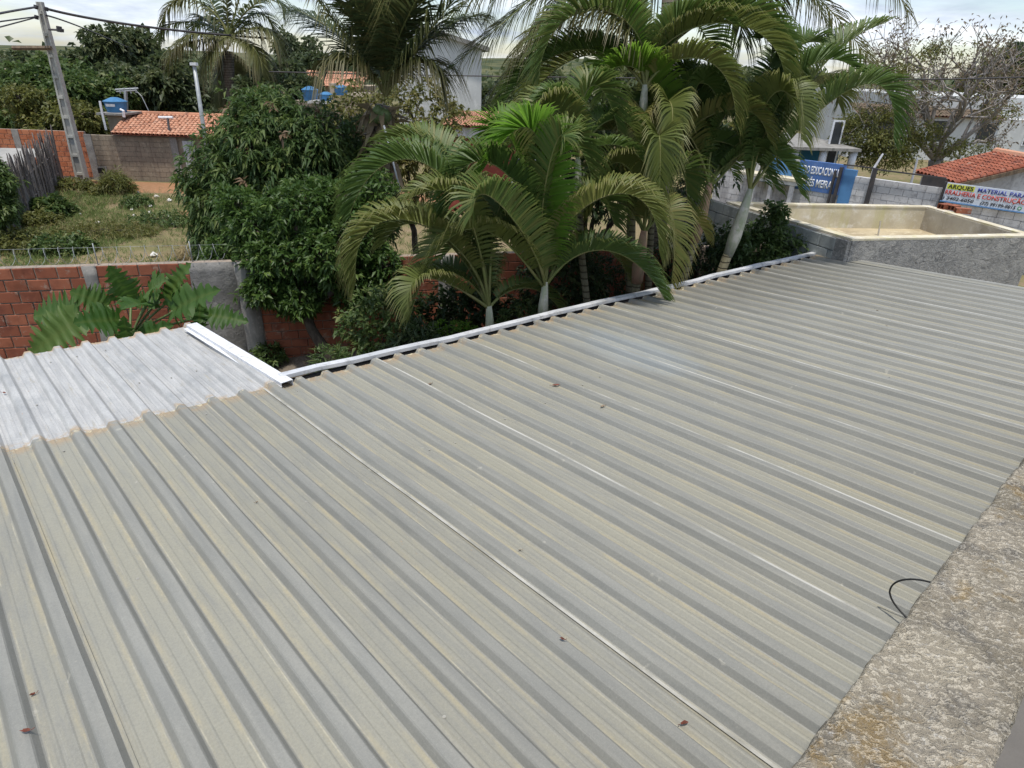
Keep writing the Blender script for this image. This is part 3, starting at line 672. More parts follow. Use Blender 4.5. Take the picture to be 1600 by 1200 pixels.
# block-faced left side (blocks as pieces), which runs on beyond the basin to the yard wall
d_ = (bl_-fl_)[:2]; Ld = float(np.linalg.norm(d_)); d_ = d_/Ld
angb = math.atan2(-d_[1], -d_[0])    # from back to front, outside is left (-Y local)
ext = 1.6
bb = thing('block_wall', 'grey concrete block wall along the left side of the basin, beside the leafy shrub', 'wall', (bl_[0]+d_[0]*ext, bl_[1]+d_[1]*ext, 0), angb)
obj('mortar_core', MB().box((0, -.06, 0), (Ld+ext-.005, -.004, Zr-.035)).mesh('mortar_core', M['column']), bb)
lay(bb, 'concrete_block', M['block'], .0, Ld+ext-.22, 1.2, Zr-.035, .40, .20, .03, .014, y=-.066)
obj('corner_render', MB().box((Ld+ext-.215, -.085, .5), (Ld+ext+.01, -.002, Zr-.034)).mesh('corner_render', M['tankwall']), bb)
# hollow bricks left on the rim
def hollow(x, y, rz, lab, tilt=0, sc_=1):
    r_ = thing('hollow_brick', lab, 'brick', tuple(at(x, y, Zr+.0)), rz, 'loose bricks on the basin rim'); l, w_, h = .24*sc_, .14, .09
    r_.rotation_euler = (tilt, 0, rz)
    mb = MB(); mb.box((-l/2, -w_/2, .0), (l/2, w_/2, .012)); mb.box((-l/2, -w_/2, h-.012), (l/2, w_/2, h))
    mb.box((-l/2, -w_/2, .012), (l/2, -w_/2+.012, h-.012)); mb.box((-l/2, w_/2-.012, .012), (l/2, w_/2, h-.012)); mb.box((-l/2, -.005, .012), (l/2, .005, h-.012))
    obj('shell', mb.mesh('shell', M['brick']), r_)
hollow(1476, 326, .35, 'red hollow brick nearest the inner corner of the basin rim'); hollow(1489, 328, .5, 'middle red hollow brick on the basin rim', 0, .8); hollow(1503, 333, -.3, 'red hollow brick lying lowest at the right of the three on the rim', 0, 1.0)
# ladder-like stick leaning inside basin
p0, p1 = at(1372, 368, 2.37)+np.array([0, 0, 0]), atd(1376, 345, at(1372, 368, 2.37)[1]+.05)
wood = MB().tube([p0, p1], .014, 6); obj('stick', wood.mesh('stick', M['basinside']), None, 'thin pale stick standing inside the concrete basin', 'stick')

# ------------------------------------------------------------------ street wall and signs on the right
Sa, Sb = at(1318, 263, 2.25), at(1483, 284, 2.25)
sdv = (Sb-Sa)[:2]; sdv = sdv/np.linalg.norm(sdv); sang = math.atan2(sdv[1], sdv[0])
def swx(x, y):
    r = ray(x, y)[:2]; A = np.array([[r[0], -sdv[0]], [r[1], -sdv[1]]]); s = np.linalg.solve(A, Sa[:2]); t = s[0]; return float(s[1]), float(5+ray(x, y)[2]*t)
sw = thing('street_wall', 'long whitewashed block wall by the street, stained dark, carrying the blue school sign', 'wall', (Sa[0], Sa[1], 0), sang)
xl, _ = swx(1120, 262); xr, _ = swx(1700, 300); xs0, zs0 = swx(1258, 250); xs1, zs1 = swx(1319, 264); _, zb0 = swx(1252, 296); xm, zm = swx(1483, 300); _, zw = swx(1400, 284)
mb = MB(); mb.box((xl, .02, 0), (xr, .16, zw)); obj('mortar_core', mb.mesh('mortar_core', M['whitewall']), sw)
# blocks joined: too small to pick apart
mb = MB(); z = zw; row = 0
while z > .2:
    x = xl - (.2 if row % 2 else 0)
    while x < xr:
        a, b = max(x, xl), min(x+.4, xr)
        if b-a > .05: o = random.uniform(0, .008); mb.box((a+.006, -.004-o, z-.194), (b-.006, .02, z-.004))
        x += .4
    z -= .2; row += 1
obj('concrete_blocks', mb.mesh('concrete_blocks', M['whitewall']), sw, kind='stuff')
mb = MB(); mb.box((xs0-.25, -.03, zb0), (xs1+.03, .1, zs0)); obj('school_sign_panel', mb.mesh('school_sign_panel', M['blue']), sw, label='blue painted sign panel with white capitals')
mb = MB(); mb.box((xs1+.035, -.025, .4), (xs1+.42, .1, zs0-.12)); obj('blue_band', mb.mesh('blue_band', M['bluelight']), sw)
def text(body, x, z, h, width, mat, parent, y=-.034, bold=.0, shear=0, nm='lettering', ext_=.004):
    cu = bpy.data.curves.new('t', 'FONT'); cu.body = body; cu.size = 1; cu.extrude = .0; cu.offset = bold; cu.shear = shear; cu.resolution_u = 3
    o = bpy.data.objects.new('t', cu); COL.objects.link(o); bpy.context.view_layer.update()
    me = bpy.data.meshes.new_from_object(o.evaluated_get(bpy.context.evaluated_depsgraph_get())); bpy.data.objects.remove(o)
    n = len(me.vertices); co = np.empty(n*3); me.vertices.foreach_get('co', co); co = co.reshape(-1, 3)
    x0, x1 = co[:, 0].min(), co[:, 0].max(); capH = .7
    out = np.empty_like(co); out[:, 0] = (co[:, 0]-x0)/(x1-x0)*width + x; out[:, 1] = y; out[:, 2] = co[:, 1]/capH*h + z
    me.vertices.foreach_set('co', out.ravel()); me.update(); me.name = nm; me.materials.append(mat)
    o = obj(nm, me, parent); md = o.modifiers.new('depth', 'SOLIDIFY'); md.thickness = ext_; md.offset = 0; return o
M['lwhite'] = mottled('letter_white', (.80, .82, .85), (.70, .72, .76), 5, rough=.6, bump=.05)
M['lred'] = mottled('letter_red', (.62, .07, .05), (.55, .07, .05), 5, rough=.5, bump=.05)
M['lblue'] = mottled('letter_blue', (.07, .09, .40), (.06, .08, .34), 5, rough=.5, bump=.05)
M['lblack'] = mottled('letter_black', (.02, .02, .03), (.03, .03, .04), 5, rough=.5, bump=.05)
M['lyel'] = mottled('banner_yellow', (.78, .80, .10), (.70, .74, .10), 5, rough=.5, bump=.05)
M['banner'] = mottled('banner_white', (.70, .75, .83), (.64, .69, .78), 2, rough=.45, bump=.04)
M['lgreen'] = mottled('messenger_green', (.10, .40, .20), (.10, .36, .18), 5, rough=.5, bump=.05)
sh = zs0-zb0; sx0 = swx(1255, 258)[0]; sx1 = swx(1315, 275)[0]
text('TRO EDUCACIONAL', sx0, zb0+sh*.58, sh*.25, sx1-sx0-.08, M['lwhite'], sw, bold=.03)
tx0 = swx(1259, 283)[0]; tx1 = swx(1300, 292)[0]
text('ISÉS MEIRA', tx0, zb0+sh*.16, sh*.25, tx1-tx0, M['lwhite'], sw, bold=.03)
# steel frame above the wall
fr = MB(); post_x = swx(1368, 270)[0]; ztop = swx(1368, 262)[1]
fr.box((post_x-.06, -.14, 0), (post_x+.06, -.04, ztop)); 
x_a = xs1-.05; z_a = swx(1325, 263)[1]
fr.box((x_a-.04, -.14, 0), (x_a+.04, -.04, z_a+.02)); fr.box((x_a-.20, -.14, 0), (x_a-.14, -.05, z_a-.1))
x_b, z_b = swx(1483, 284); fr.box((x_b-.08, -.14, 0), (x_b+.06, -.04, z_b))
fr.box((x_a+.04, -.12, ztop-.03), (post_x-.06, -.08, ztop+.01)); fr.box((post_x+.06, -.12, ztop-.06), (x_b-.08, -.08, ztop-.02))
g = thing('steel_frame', 'dark steel posts and rail standing against the white street wall between the two signs', 'steel frame', (Sa[0], Sa[1], 0), sang)
obj('frame', fr.mesh('frame', M['dark']), g)
mb = MB(); mb.box((swx(1440, 280)[0], .05, zw), (x_b-.085, .1, ztop-.07)); obj('dark_mesh_panel', mb.mesh('dark_mesh_panel', M['dark']), g)
# shop banner
bx0, bz0 = swx(1484, 284); _, bzb = swx(1481, 313); bx1 = swx(1640, 330)[0]
bn = thing('shop_banner', 'white shop banner with yellow, blue, red and black lettering at the right edge', 'banner', (Sa[0], Sa[1], 0), sang)
bh_ = bz0-bzb; mb = MB(); mb.box((bx0, -.20, bzb), (bx1, -.16, bz0)); obj('panel', mb.mesh('panel', M['banner']), bn)
mb = MB(); mb.box((bx0-.05, -.22, bzb-.03), (bx1, -.15, bzb-.004)); obj('bottom_rail', mb.mesh('bottom_rail', M['bluelight']), bn)
hx = lambda x, y: swx(x, y)[0]
mb = MB(); mb.box((bx0+.02, -.204, bzb+bh_*.67), (hx(1527, 292), -.2005, bz0-.03)); obj('yellow_field', mb.mesh('yellow_field', M['lyel']), bn)
text('ARQUES', bx0+.05, bzb+bh_*.71, bh_*.22, hx(1526, 295)-bx0-.08, M['lblack'], bn, y=-.208, bold=.02)
text('MATERIAL PARA', hx(1530, 300), bzb+bh_*.70, bh_*.22, hx(1606, 308)-hx(1530, 300), M['lblue'], bn, y=-.208, bold=.02)
text('RRALHERIA E CONSTRUÇÃO', bx0+.02, bzb+bh_*.38, bh_*.23, hx(1604, 318)-bx0, M['lred'], bn, y=-.208, bold=.02)
text(') 3402-6050', bx0-.02, bzb+bh_*.10, bh_*.17, hx(1525, 315)-bx0, M['lblack'], bn, y=-.208, bold=.02, shear=.15)
text('(77) 99199-9815', hx(1534, 318), bzb+bh_*.08, bh_*.17, hx(1588, 328)-hx(1534, 318), M['lblack'], bn, y=-.208, bold=.02, shear=.15)
zi = bzb+bh_*.16; xi = hx(1594, 329); mb = MB(); mb.tube([(xi, -.206, zi), (xi, -.202, zi)], bh_*.10, 16); obj('round_icon', mb.mesh('round_icon', M['lgreen']), bn)
mb = MB(); mb.tube([(xi, -.212, zi), (xi, -.2065, zi)], bh_*.05, 12); obj('icon_centre', mb.mesh('icon_centre', M['lwhite']), bn)
# poles of the wire behind the wall
for x, y0, y1, lab in ((1434, 247, 300, 'thin whitish forked pole behind the white street wall, right one'), (1380, 240, 262, 'thin whitish pole behind the white street wall, left of the forked one')):
    a, b = atd(x, y0, Sa[1]+.8), atd(x-14, y1, Sa[1]+.8)
    mb = MB().tube([(b[0], b[1], 0), b, a], [.05, .045, .03], 6)
    obj('thin_post', mb.mesh('thin_post', M['whitewall']), None, lab, 'post', 'thin posts behind the street wall')
# canopy slab at left end of street wall
ca = thing('street_canopy', 'flat concrete canopy slab with posts at the left of the blue school sign', 'canopy', (Sa[0], Sa[1], 0), sang)
cx0, cx1 = hx(1165, 275), hx(1258, 284); cz = swx(1256, 280)[1]
mb = MB(); mb.box((cx0, -.7, cz-.16), (cx1, -.04, cz-.02)); obj('slab', mb.mesh('slab', M['palewall']), ca)
mb = MB(); mb.box((cx0, -.75, cz-.02), (cx1+.05, -.04, cz+.06)); obj('slab_edge', mb.mesh('slab_edge', M['basin']), ca)
for xx in (cx0+.7, cx1-.9, cx1-.15): obj('post', MB().box((xx-.06, -.66, 0), (xx+.06, -.54, cz-.16)).mesh('post', M['whitewall']), ca)
# blue arch panel
a_ = thing('blue_arch_sign', 'rounded light blue sign panel rising behind the concrete canopy', 'sign', (Sa[0], Sa[1], 0), sang)
ax, az_ = swx(1232, 272); rr_ = 1.0; V = [(ax-.1+math.cos(t)*.8, 0, az_-.35+math.sin(t)*1.0) for t in np.linspace(0, math.pi, 20)]
mb = MB(); n = len(V); mb.add([(x, -.18, z) for x, y, z in V]+[(x, -.10, z) for x, y, z in V], [tuple(range(n)), tuple(range(2*n-1, n-1, -1))]+[(i, i+n, (i+1) % n+n, (i+1) % n) for i in range(n)]); obj('panel', mb.mesh('panel', M['bluelight']), a_)
mb = MB(); mb.box((hx(1245, 265), -.3, 0), (hx(1251, 265), -.19, az_+.55)); obj('post', mb.mesh('post', M['palewall']), a_)

# ------------------------------------------------------------------ buildings
def house(nm, label, cat='house'): return thing(nm, label, cat)
def facadewin(root, pts_fn, rects, frame=M['white']):
    for (x0, x1, z0, z1) in rects:
        f = MB(); f.hexa(*pts_fn(x0-.08, x1+.08, z0-.08, z1+.08, -.05)); fo = wpart('window_frame', f, frame, root)
        g_ = MB(); g_.hexa(*pts_fn(x0, x1, z0, z1, -.07)); me = g_.mesh('pane', M['glass']); me.transform(inv(root)); obj('pane', me, fo)
def yplane(Y):
    def f(x0, x1, z0, z1, o): 
        return ([(x0, Y+o, z0), (x1, Y+o, z0), (x1, Y, z0), (x0, Y, z0)], [(x0, Y+o, z1), (x1, Y+o, z1), (x1, Y, z1), (x0, Y, z1)])
    return f
# far boundary wall: red brick stretch at left, grey smeared stretch at right
FY = 28.2
def fx(x, y, Y=FY): return float(atd(x, y, Y)[0])
def fz(x, y, Y=FY): return float(atd(x, y, Y)[2])
zt = (fz(132, 206)+fz(10, 201))/2
fw = thing('red_brick_boundary_wall', 'bright orange-red brick boundary wall behind the leaning concrete pole', 'wall', (fx(-60, 200), FY, 0))
Lw = fx(133, 220)-fx(-60, 200)
obj('mortar_core', MB().box((0, .02, 0), (Lw, .16, zt-.01)).mesh('mortar_core', M['mortar']), fw)
lay(fw, 'brick', M['brick2'], fx(-8, 220)-fw.location.x, Lw, .1, zt, .31, .205, .04, .02, y=.02, jit=.006)
cxp = fx(26, 215)-fw.location.x; obj('column', MB().box((cxp-.14, -.03, 0), (cxp+.14, .05, zt-.005)).mesh('column', M['column']), fw)
gw = thing('grey_house', 'low grey block house with orange tiled roof beyond the weedy lot', 'house')
xg0, xg1 = fx(133, 220), fx(306, 240); zg = fz(230, 213)
mb = MB(); mb.box((xg0, FY+.02, 0), (xg1, FY+.2, zg-.02)); wpart('wall', mb, M['greywall'], gw)
mb = MB(); mb.box((xg0, FY-.05, 0), (xg0+.3, FY+.02, zg)); wpart('column', mb, M['column'], gw)
mb = MB(); mb.box((fx(268, 230), FY-.05, 0), (fx(268, 230)+.28, FY+.02, zg)); wpart('column', mb, M['column'], gw)
wl = MB(); z = zg-.03; row = 0
while z > .15:
    x = xg0+.3 - (.15 if row % 2 else 0)
    while x < xg1-.02:
        a, b = max(x, xg0+.3), min(x+.3, fx(268, 230))
        if b-a > .05: o = random.uniform(.0, .012); wl.box((a+.004, FY-.0-o*.5, z-.192), (b-.004, FY+.02, z-.004))
        x += .3
    z -= .2; row += 1
wpart('wall_blocks', wl, M['greywall'], gw, kind='stuff')
vx0, vz1 = fx(153, 262), fz(153, 262); vx1, vz0 = fx(166, 269), fz(153, 270)
f = MB(); f.box((vx0-.06, FY-.04, vz0-.06), (vx1+.06, FY+.01, vz1+.06)); vf = wpart('vent_opening', f, M['column'], gw)
f = MB(); f.box((vx0, FY-.055, vz0), (vx1, FY-.041, vz1)); me = f.mesh('opening', M['black']); me.transform(inv(gw)); obj('opening', me, vf)
# metal gate
gx0, gx1 = fx(289, 240), fx(312, 245); gz = fz(290, 220)
gt = thing('ribbed_metal_gate', 'light grey ribbed metal gate at the right end of the far grey wall', 'gate', (gx0, FY-.06, 0))
mb = MB(); n = int((gx1-gx0)/.12)
for i in range(n): mb.box((i*.12, -.02 if i % 2 else 0, .1), (i*.12+.115, .03, gz))
obj('ribbed_sheet', mb.mesh('ribbed_sheet', M['grille']), gt)
# tiled roof of the grey house: each tile
def tile_mesh(w_, l, mat):
    V = []; n = 6
    for j, y in enumerate((0, l)):
        r_ = w_/2*(1.0 if j == 0 else .86)
        for i in range(n+1):
            a = math.pi*i/n; V.append((-r_*math.cos(a), y, r_*.85*math.sin(a)+(.012 if j == 0 else 0)))
    Fs = [(i, i+1, i+n+2, i+n+1) for i in range(n)]
    me = MB().add(V, Fs).mesh('roof_tile', mat, True); return me
def tiled(root, e0, e1, r0, r1_, ncol, nrow, mat, joined=False, z_off=.0):
    e0, e1, r0, r1_ = map(lambda p: np.array(p, float), (e0, e1, r0, r1_))
    base = MB(); base.add([e0, e1, r1_, r0], [(0, 1, 2, 3)]); ob = wpart('roof_deck', base, M['tile2'], root); 
    w_ = np.linalg.norm(e1-e0)/ncol; l = np.linalg.norm(r0-e0)/nrow*1.22; tm = tile_mesh(w_*.98, l, mat)
    solidm = []; J = MB(); rt = inv(root)
    for i in range(ncol):
        for j in range(nrow):
            s, t = (i+.5)/ncol, j/nrow
            p = (e0*(1-s)+e1*s)*(1-t)+(r0*(1-s)+r1_*s)*t
            q = (e0*(1-s)+e1*s)*(1-t-.1)+(r0*(1-s)+r1_*s)*(t+.1)
            Y = Vector(q-p).normalized(); X = Vector(e1-e0).normalized(); Z = X.cross(Y).normalized(); X = Y.cross(Z)
            Mx = Matrix((X, Y, Z)).transposed().to_4x4(); Mx.translation = Vector(p)+Z*(.02+z_off)+X*random.uniform(-.01, .01)
            Mx = Mx @ Matrix.Rotation(random.uniform(-.03, .03), 4, 'Z')
            if joined: J.add([Mx @ v.co for v in tm.vertices], [tuple(f.vertices) for f in tm.polygons])
            else: obj('roof_tile', tm, root, M=rt @ Mx)
    if joined: wpart('roof_tiles', J, mat, root, smooth=True, kind='stuff')
RY = 31.4
e0 = atd(172, 209, FY-.25); e1 = atd(345, 217, FY-.25); r0 = atd(198, 177, RY); r1_ = atd(372, 186, RY)
e1[2] = e0[2] = (e0[2]+e1[2])/2; r0[2] = r1_[2] = (r0[2]+r1_[2])/2
tiled(gw, e0, e1, r0, r1_, 27, 10, M['tile'])
mb = MB(); mb.add([e0+[.3, .3, -.02], e1+[-.3, .3, -.02], r1_+[0, 0, -.05], r0+[0, 0, -.05], [e0[0]+.3, FY+.1, 0], [e1[0]-.3, FY+.1, 0], [r1_[0], RY, 0], [r0[0], RY, 0]], [(4, 5, 1, 0), (5, 6, 2, 1), (6, 7, 3, 2), (7, 4, 0, 3)])
wpart('house_body', mb, M['greywall'], gw)
mb = MB(); mb.tube([r0+[0, 0, .06], r1_+[0, 0, .06]], .11, 8); wpart('ridge_tiles', mb, M['tile'], gw)
# dark vent/antenna foot and chimney-like stand on the roof
mb = MB(); a, b = atd(265, 212, FY+.3), atd(262, 184, FY+.6); mb.tube([a, b], .05, 5); wpart('stay_pole', mb, M['dark'], gw)
mb = MB(); q = atd(261, 184, FY+.6); mb.tube([q+[-.35, 0, 0], q+[.25, 0, .02]], .06, 6); wpart('lamp_head', mb, M['white'], gw)
# blue water tank on brick pier
TY = 30.0
pw = thing('pier_with_water_tank', 'grey block pier left of the tiled roof carrying the blue water tank', 'pier')
xa_, xb_ = fx(170, 195, TY), fx(192, 195, TY); ztk = fz(175, 179, TY)
mb = MB(); mb.box((xa_, TY, 0), (xb_, TY+.9, ztk-.01)); wpart('pier', mb, M['greywall'], pw)
mb = MB(); mb.box((xa_-.3, TY-.25, ztk-.01), (xb_+.25, TY+1.3, ztk+.07)); wpart('slab', mb, M['column'], pw)
def tank(x, ytop, ybot, wpx, Y, label, slab=False, badge=False):
    c = atd(x, ybot, Y); t_ = atd(x, ytop, Y); r_ = abs(atd(x+wpx/2, ybot, Y)[0]-atd(x-wpx/2, ybot, Y)[0])/2; h = t_[2]-c[2]
    tk = thing('water_tank', label, 'water tank', (c[0], c[1]+r_, c[2]), 0, 'blue plastic water tanks')
    def lathe(prof, mat, nm, par, k=20):
        mb = MB(); V = []; Fs = []
        for (rr, zz) in prof:
            for i in range(k): V.append((rr*math.cos(2*math.pi*i/k), rr*math.sin(2*math.pi*i/k), zz))
        for j in range(len(prof)-1):
            for i in range(k): a = j*k+i; b = j*k+(i+1) % k; Fs.append((a, b, b+k, a+k))
        Fs.append(tuple(range(k))[::-1]); Fs.append(tuple((len(prof)-1)*k+i for i in range(k)))
        return obj(nm, mb.add(V, Fs).mesh(nm, mat, False), par)
    lathe([(r_*.78, 0), (r_*.84, h*.3), (r_*.87, h*.31), (r_*.93, h*.68), (r_*.95, h*.70)], M['bluetank'], 'tank_body', tk)
    lathe([(r_*1.0, h*.70), (r_*1.02, h*.76), (r_*.55, h*.92), (r_*.3, h*.99), (r_*.28, h)], M['bluetank'], 'lid', tk)
    if badge:
        mb = MB(); k = 5; V = []
        for i in range(k+1):
            a = -math.pi/2 - .45 + .9*i/k
            for rr_, zz in ((.925, .45), (.955, .62)): V.append((r_*rr_*math.cos(a)*1.02, r_*rr_*math.sin(a)*1.02, h*zz))
        obj('white_badge', mb.add(V, [(2*i, 2*i+2, 2*i+3, 2*i+1) for i in range(k)]).mesh('white_badge', M['white']), tk)
    return tk
tank(174, 153, 178, 34, TY, 'blue plastic water tank with conical lid and white badge, left of the orange tiled roof', badge=True)
mb = MB().tube([atd(156, 158, TY-.3), atd(160, 178, TY-.3), atd(166, 203, TY-.3)], .05, 5)
obj('overflow_pipe', mb.mesh('overflow_pipe', M['white']), None, 'thin pale pipe running down at the left of the blue water tank', 'pipe')
mb = MB().tube([atd(188, 171, TY-.3), atd(193, 173, TY-.3), atd(194, 183, TY-.3)], .06, 5)
obj('outlet_pipe', mb.mesh('outlet_pipe', M['white']), None, 'short bent white pipe at the right of the blue water tank', 'pipe')
# tv antenna
an = thing('tv_antenna', 'old television aerial on a short mast behind the water tank', 'aerial', tuple(atd(198, 178, 31.8)))
o0 = np.array(an.location)
mb = MB().tube([np.array(p)-o0 for p in (atd(199, 200, 31.8), atd(198, 178, 31.8), atd(196, 142, 31.8))], .08, 5); obj('mast', mb.mesh('mast', M['galv']), an)
mb = MB()
for (x0, y0, x1, y1) in ((180, 140, 216, 138), (182, 143, 214, 141), (186, 138, 188, 146), (194, 137, 196, 147), (203, 137, 205, 146), (211, 136, 213, 145)): mb.tube([atd(x0, y0, 31.8)-o0, atd(x1, y1, 31.8)-o0], .035, 4)
mb.tube([atd(x, y, 31.8)-o0 for x, y in ((212, 141), (221, 150), (226, 160), (233, 175))], .02, 4); obj('elements', mb.mesh('elements', M['galv']), an)

# concrete power pole
PY = 27.0
pole = thing('power_pole', 'tall leaning concrete power pole with step notches in front of the brick wall', 'power pole', tuple(atd(129, 280, PY)))
pb = np.array(pole.location); pb[2] = 0; pole.location = pb; top = atd(62, 3, PY)-pb
def frus(b, t, bw_, tw, bd_, td, x_off=0, y_off=0): 
    q = lambda c, w1, d1: [(c[0]-w1/2, c[1]-d1/2, c[2]), (c[0]+w1/2, c[1]-d1/2, c[2]), (c[0]+w1/2, c[1]+d1/2, c[2]), (c[0]-w1/2, c[1]+d1/2, c[2])]
    return q(b, bw_, bd_), q(t, tw, td)
web = MB(); web.hexa(*frus(np.zeros(3), top, .38, .18, .16, .10)); obj('web', web.mesh('web', M['concd']), pole)
for sgn in (-1, 1):
    f_ = MB(); b0 = np.array([sgn*.17, 0, 0]); t0 = top+np.array([sgn*.075, 0, 0]); f_.hexa(*frus(b0, t0, .08, .055, .28, .16)); obj('flange', f_.mesh('flange', M['conc']), pole)
for t_ in np.linspace(.06, .94, 9): 
    c = top*t_; wdt = .38-.20*t_; s_m = MB().box((c[0]-wdt/2+.05, -.13, c[2]), (c[0]+wdt/2-.05, .13, c[2]+.10)); obj('step', s_m.mesh('step', M['conc']), pole)
def rel(x, y, dy=-.3): return atd(x, y, PY+dy)-pb
arm = MB().tube([rel(76, 46), rel(93, 47)], .035, 5); arm.tube([rel(92, 41), rel(93, 50)], .09, 6); arm.tube([rel(97, 45), rel(97, 50)], .06, 6); obj('insulator_arm', arm.mesh('insulator_arm', M['dark']), pole)
arm = MB(); 
for x, y in ((56, 11), (57, 27), (72, 14)): arm.tube([rel(x, y-3), rel(x, y+3)], .07, 6)
obj('insulators', arm.mesh('insulators', M['dark']), pole)
arm = MB().tube([rel(20, 75), rel(80, 75)], .08, 5); obj('cross_bar', arm.mesh('cross_bar', M['fiber']), pole)
def wire(pts, Ys, r_, lab):
    P = [atd(x, y, Y) for (x, y), Y in zip(pts, Ys)]; P = np.array(P); t = np.linspace(0, 1, 40)
    k = np.linspace(0, 1, len(P)); out = np.stack([np.interp(t, k, P[:, i]) for i in range(3)], 1)
    if len(P) == 3: 
        out = np.array([P[0]*(1-a)*(1-2*a) + 4*a*(1-a)*P[1] + P[2]*a*(2*a-1) for a in t])
    obj('power_line', MB().tube(list(out), r_, 4).mesh('power_line', M['dark'], True), None, lab, 'cable', 'overhead wires at the leaning pole')
wire([(70, 13), (230, 42), (420, 60)], [26.7, 30, 36], .045, 'thick twisted overhead wire running right from the pole top to the coconut palm')
wire([(-30, 27), (15, 18), (57, 11)], [20, 24, 26.7], .035, 'overhead wire at the top left, highest of those left of the pole')
wire([(-30, 38), (20, 31), (57, 26)], [20, 24, 26.7], .022, 'overhead wire left of the pole, second from the top')
wire([(-30, 50), (20, 37), (57, 27)], [20, 24, 26.7], .022, 'overhead wire left of the pole, lowest of the three')
wire([(72, 24), (150, 52), (230, 88)], [26.7, 34, 50], .03, 'thin overhead wire sagging right below the thick one towards the trees')
wire([(420, 112), (700, 118), (1000, 122)], [26, 27, 28], .02, 'thin wire passing behind the coconut trunk')
wire([(1180, 112), (1400, 124), (1700, 116)], [26, 27, 28], .025, 'thin wire crossing the sky in front of the bare tree')
# slim steel post
p0_, p1_ = atd(303, 100, 27.5), atd(323, 240, 27.5)
sp_ = thing('slim_post', 'slim pale steel post standing in front of the tiled roof', 'post', (p1_[0], 27.5, 0)); mb = MB().tube([(0, 0, 0), p0_-np.array(sp_.location)], [.10, .07], 8); obj('shaft', mb.mesh('shaft', M['galv'], True), sp_)
mb = MB().box((-.12, -.1, -.05), (.12, .1, .05)); me = mb.mesh('cap', M['white']); o = obj('cap', me, sp_); o.location = Vector(p0_-np.array(sp_.location))

# gray house edge at far left
lh = thing('grey_gable_house', 'grey plastered house with low tiled roof at the far left behind the trees', 'house')
LY = 36; mb = MB(); x0, x1 = fx(-60, 150, LY), fx(34, 150, LY); z1, z2 = fz(0, 150, LY), fz(34, 140, LY)
mb.add([(x0, LY, 0), (x1, LY, 0), (x1, LY, z2), (x0, LY, z1+.9), (x0, LY+8, 0), (x1, LY+8, 0), (x1, LY+8, z2), (x0, LY+8, z1+.9)], [(0, 1, 2, 3), (1, 5, 6, 2), (5, 4, 7, 6), (4, 0, 3, 7)]); wpart('wall', mb, M['palewall'], lh)
tiled(lh, (x0, LY-.3, z1+1.1), (x1+.1, LY-.3, z2+.12), (x0, LY+2, z1+1.35), (x1+.1, LY+2, z2+.45), 18, 4, M['tan'], joined=True)
facadewin(lh, yplane(LY), [(x0+1.0, x0+2.0, 1.2, 2.2)])

# centre house with red wall, fascia and tiled roof
CY = 24.0
ch = thing('red_walled_house', 'dark red walled house with white fascia and orange tiles, between coconut trunk and palms', 'house')
x0, x1 = fx(688, 200, CY), fx(835, 205, CY); zE = fz(750, 200, CY); zF = fz(750, 216, CY)
mb = MB(); mb.box((x0+.2, CY+.25, 0), (x1, CY+4.5, zF)); wpart('wall', mb, M['redwall'], ch)
mb = MB(); mb.box((x0, CY, zF), (x1+.1, CY+.3, zE)); wpart('fascia', mb, M['whitewall'], ch)
eA = np.array([x0-.05, CY-.15, zE+.03]); eB = np.array([x1+.1, CY-.15, zE+.03]); zR = fz(750, 176, CY+3.6)
rA = np.array([x0+.3, CY+3.6, zR]); rB = np.array([x1-.2, CY+3.6, zR])
tiled(ch, eA, eB, rA, rB, 34, 14, M['tile'], joined=True)
mb = MB(); mb.add([(x0+.2, CY+.3, zE), (x0+.2, CY+4.4, zE), (x0+.3, CY+3.6, zR-.05), (x1, CY+.3, zE), (x1, CY+4.4, zE), (x1-.2, CY+3.6, zR-.05)], [(0, 1, 2), (3, 5, 4), (0, 3, 4, 1), (1, 4, 5, 2)]); wpart('gable_infill', mb, M['palewall'], ch)
mb = MB(); q = atd(818, 190, CY+1.2); mb.box((q[0]-.35, CY+1.0, q[2]-.6), (q[0]+.25, CY+1.6, q[2]+.25)); wpart('light_blue_panel', mb, mottled('pale_aqua', (.50, .66, .68), (.42, .58, .60), 2), ch)
facadewin(ch, yplane(CY+.25), [(x0+2.6, x0+3.5, .9, 1.9)])
# tall white gabled building behind
WY = 44
wbn = thing('tall_white_building', 'tall off-white building with sloping grey roof edge rising behind the coconut palm', 'building')
xs = [fx(620, 100, WY), fx(655, 45, WY), fx(745, 80, WY), fx(752, 150, WY)]; zt1, zt2 = fz(650, 42, WY), fz(742, 78, WY)
mb = MB(); V = [(xs[0], WY, 0), (xs[3], WY, 0), (xs[3], WY, zt2), (xs[1], WY, zt1), (xs[0], WY, zt1-.4)]
V += [(x-1.5, y+9, z) for x, y, z in V]; mb.add(V, [(0, 1, 2, 3, 4), (1, 6, 7, 2), (6, 5, 9, 8, 7), (5, 0, 4, 9)]); wpart('wall', mb, M['facade'], wbn)
mb = MB(); mb.add([(xs[1]-.3, WY-.4, zt1+.02), (xs[3]+.5, WY-.4, zt2-.08), (xs[3]-1.2, WY+9, zt2-.08), (xs[1]-1.8, WY+9, zt1+.02), (xs[1]-.3, WY-.4, zt1+.27), (xs[3]+.5, WY-.4, zt2+.17), (xs[3]-1.2, WY+9, zt2+.17), (xs[1]-1.8, WY+9, zt1+.27)], [(0, 3, 2, 1), (4, 5, 6, 7), (0, 1, 5, 4), (1, 2, 6, 5), (2, 3, 7, 6), (3, 0, 4, 7)]); wpart('roof', mb, M['column'], wbn)
facadewin(wbn, yplane(WY), [(xs[3]-1.6, xs[3]-.8, .9, 2.0)])
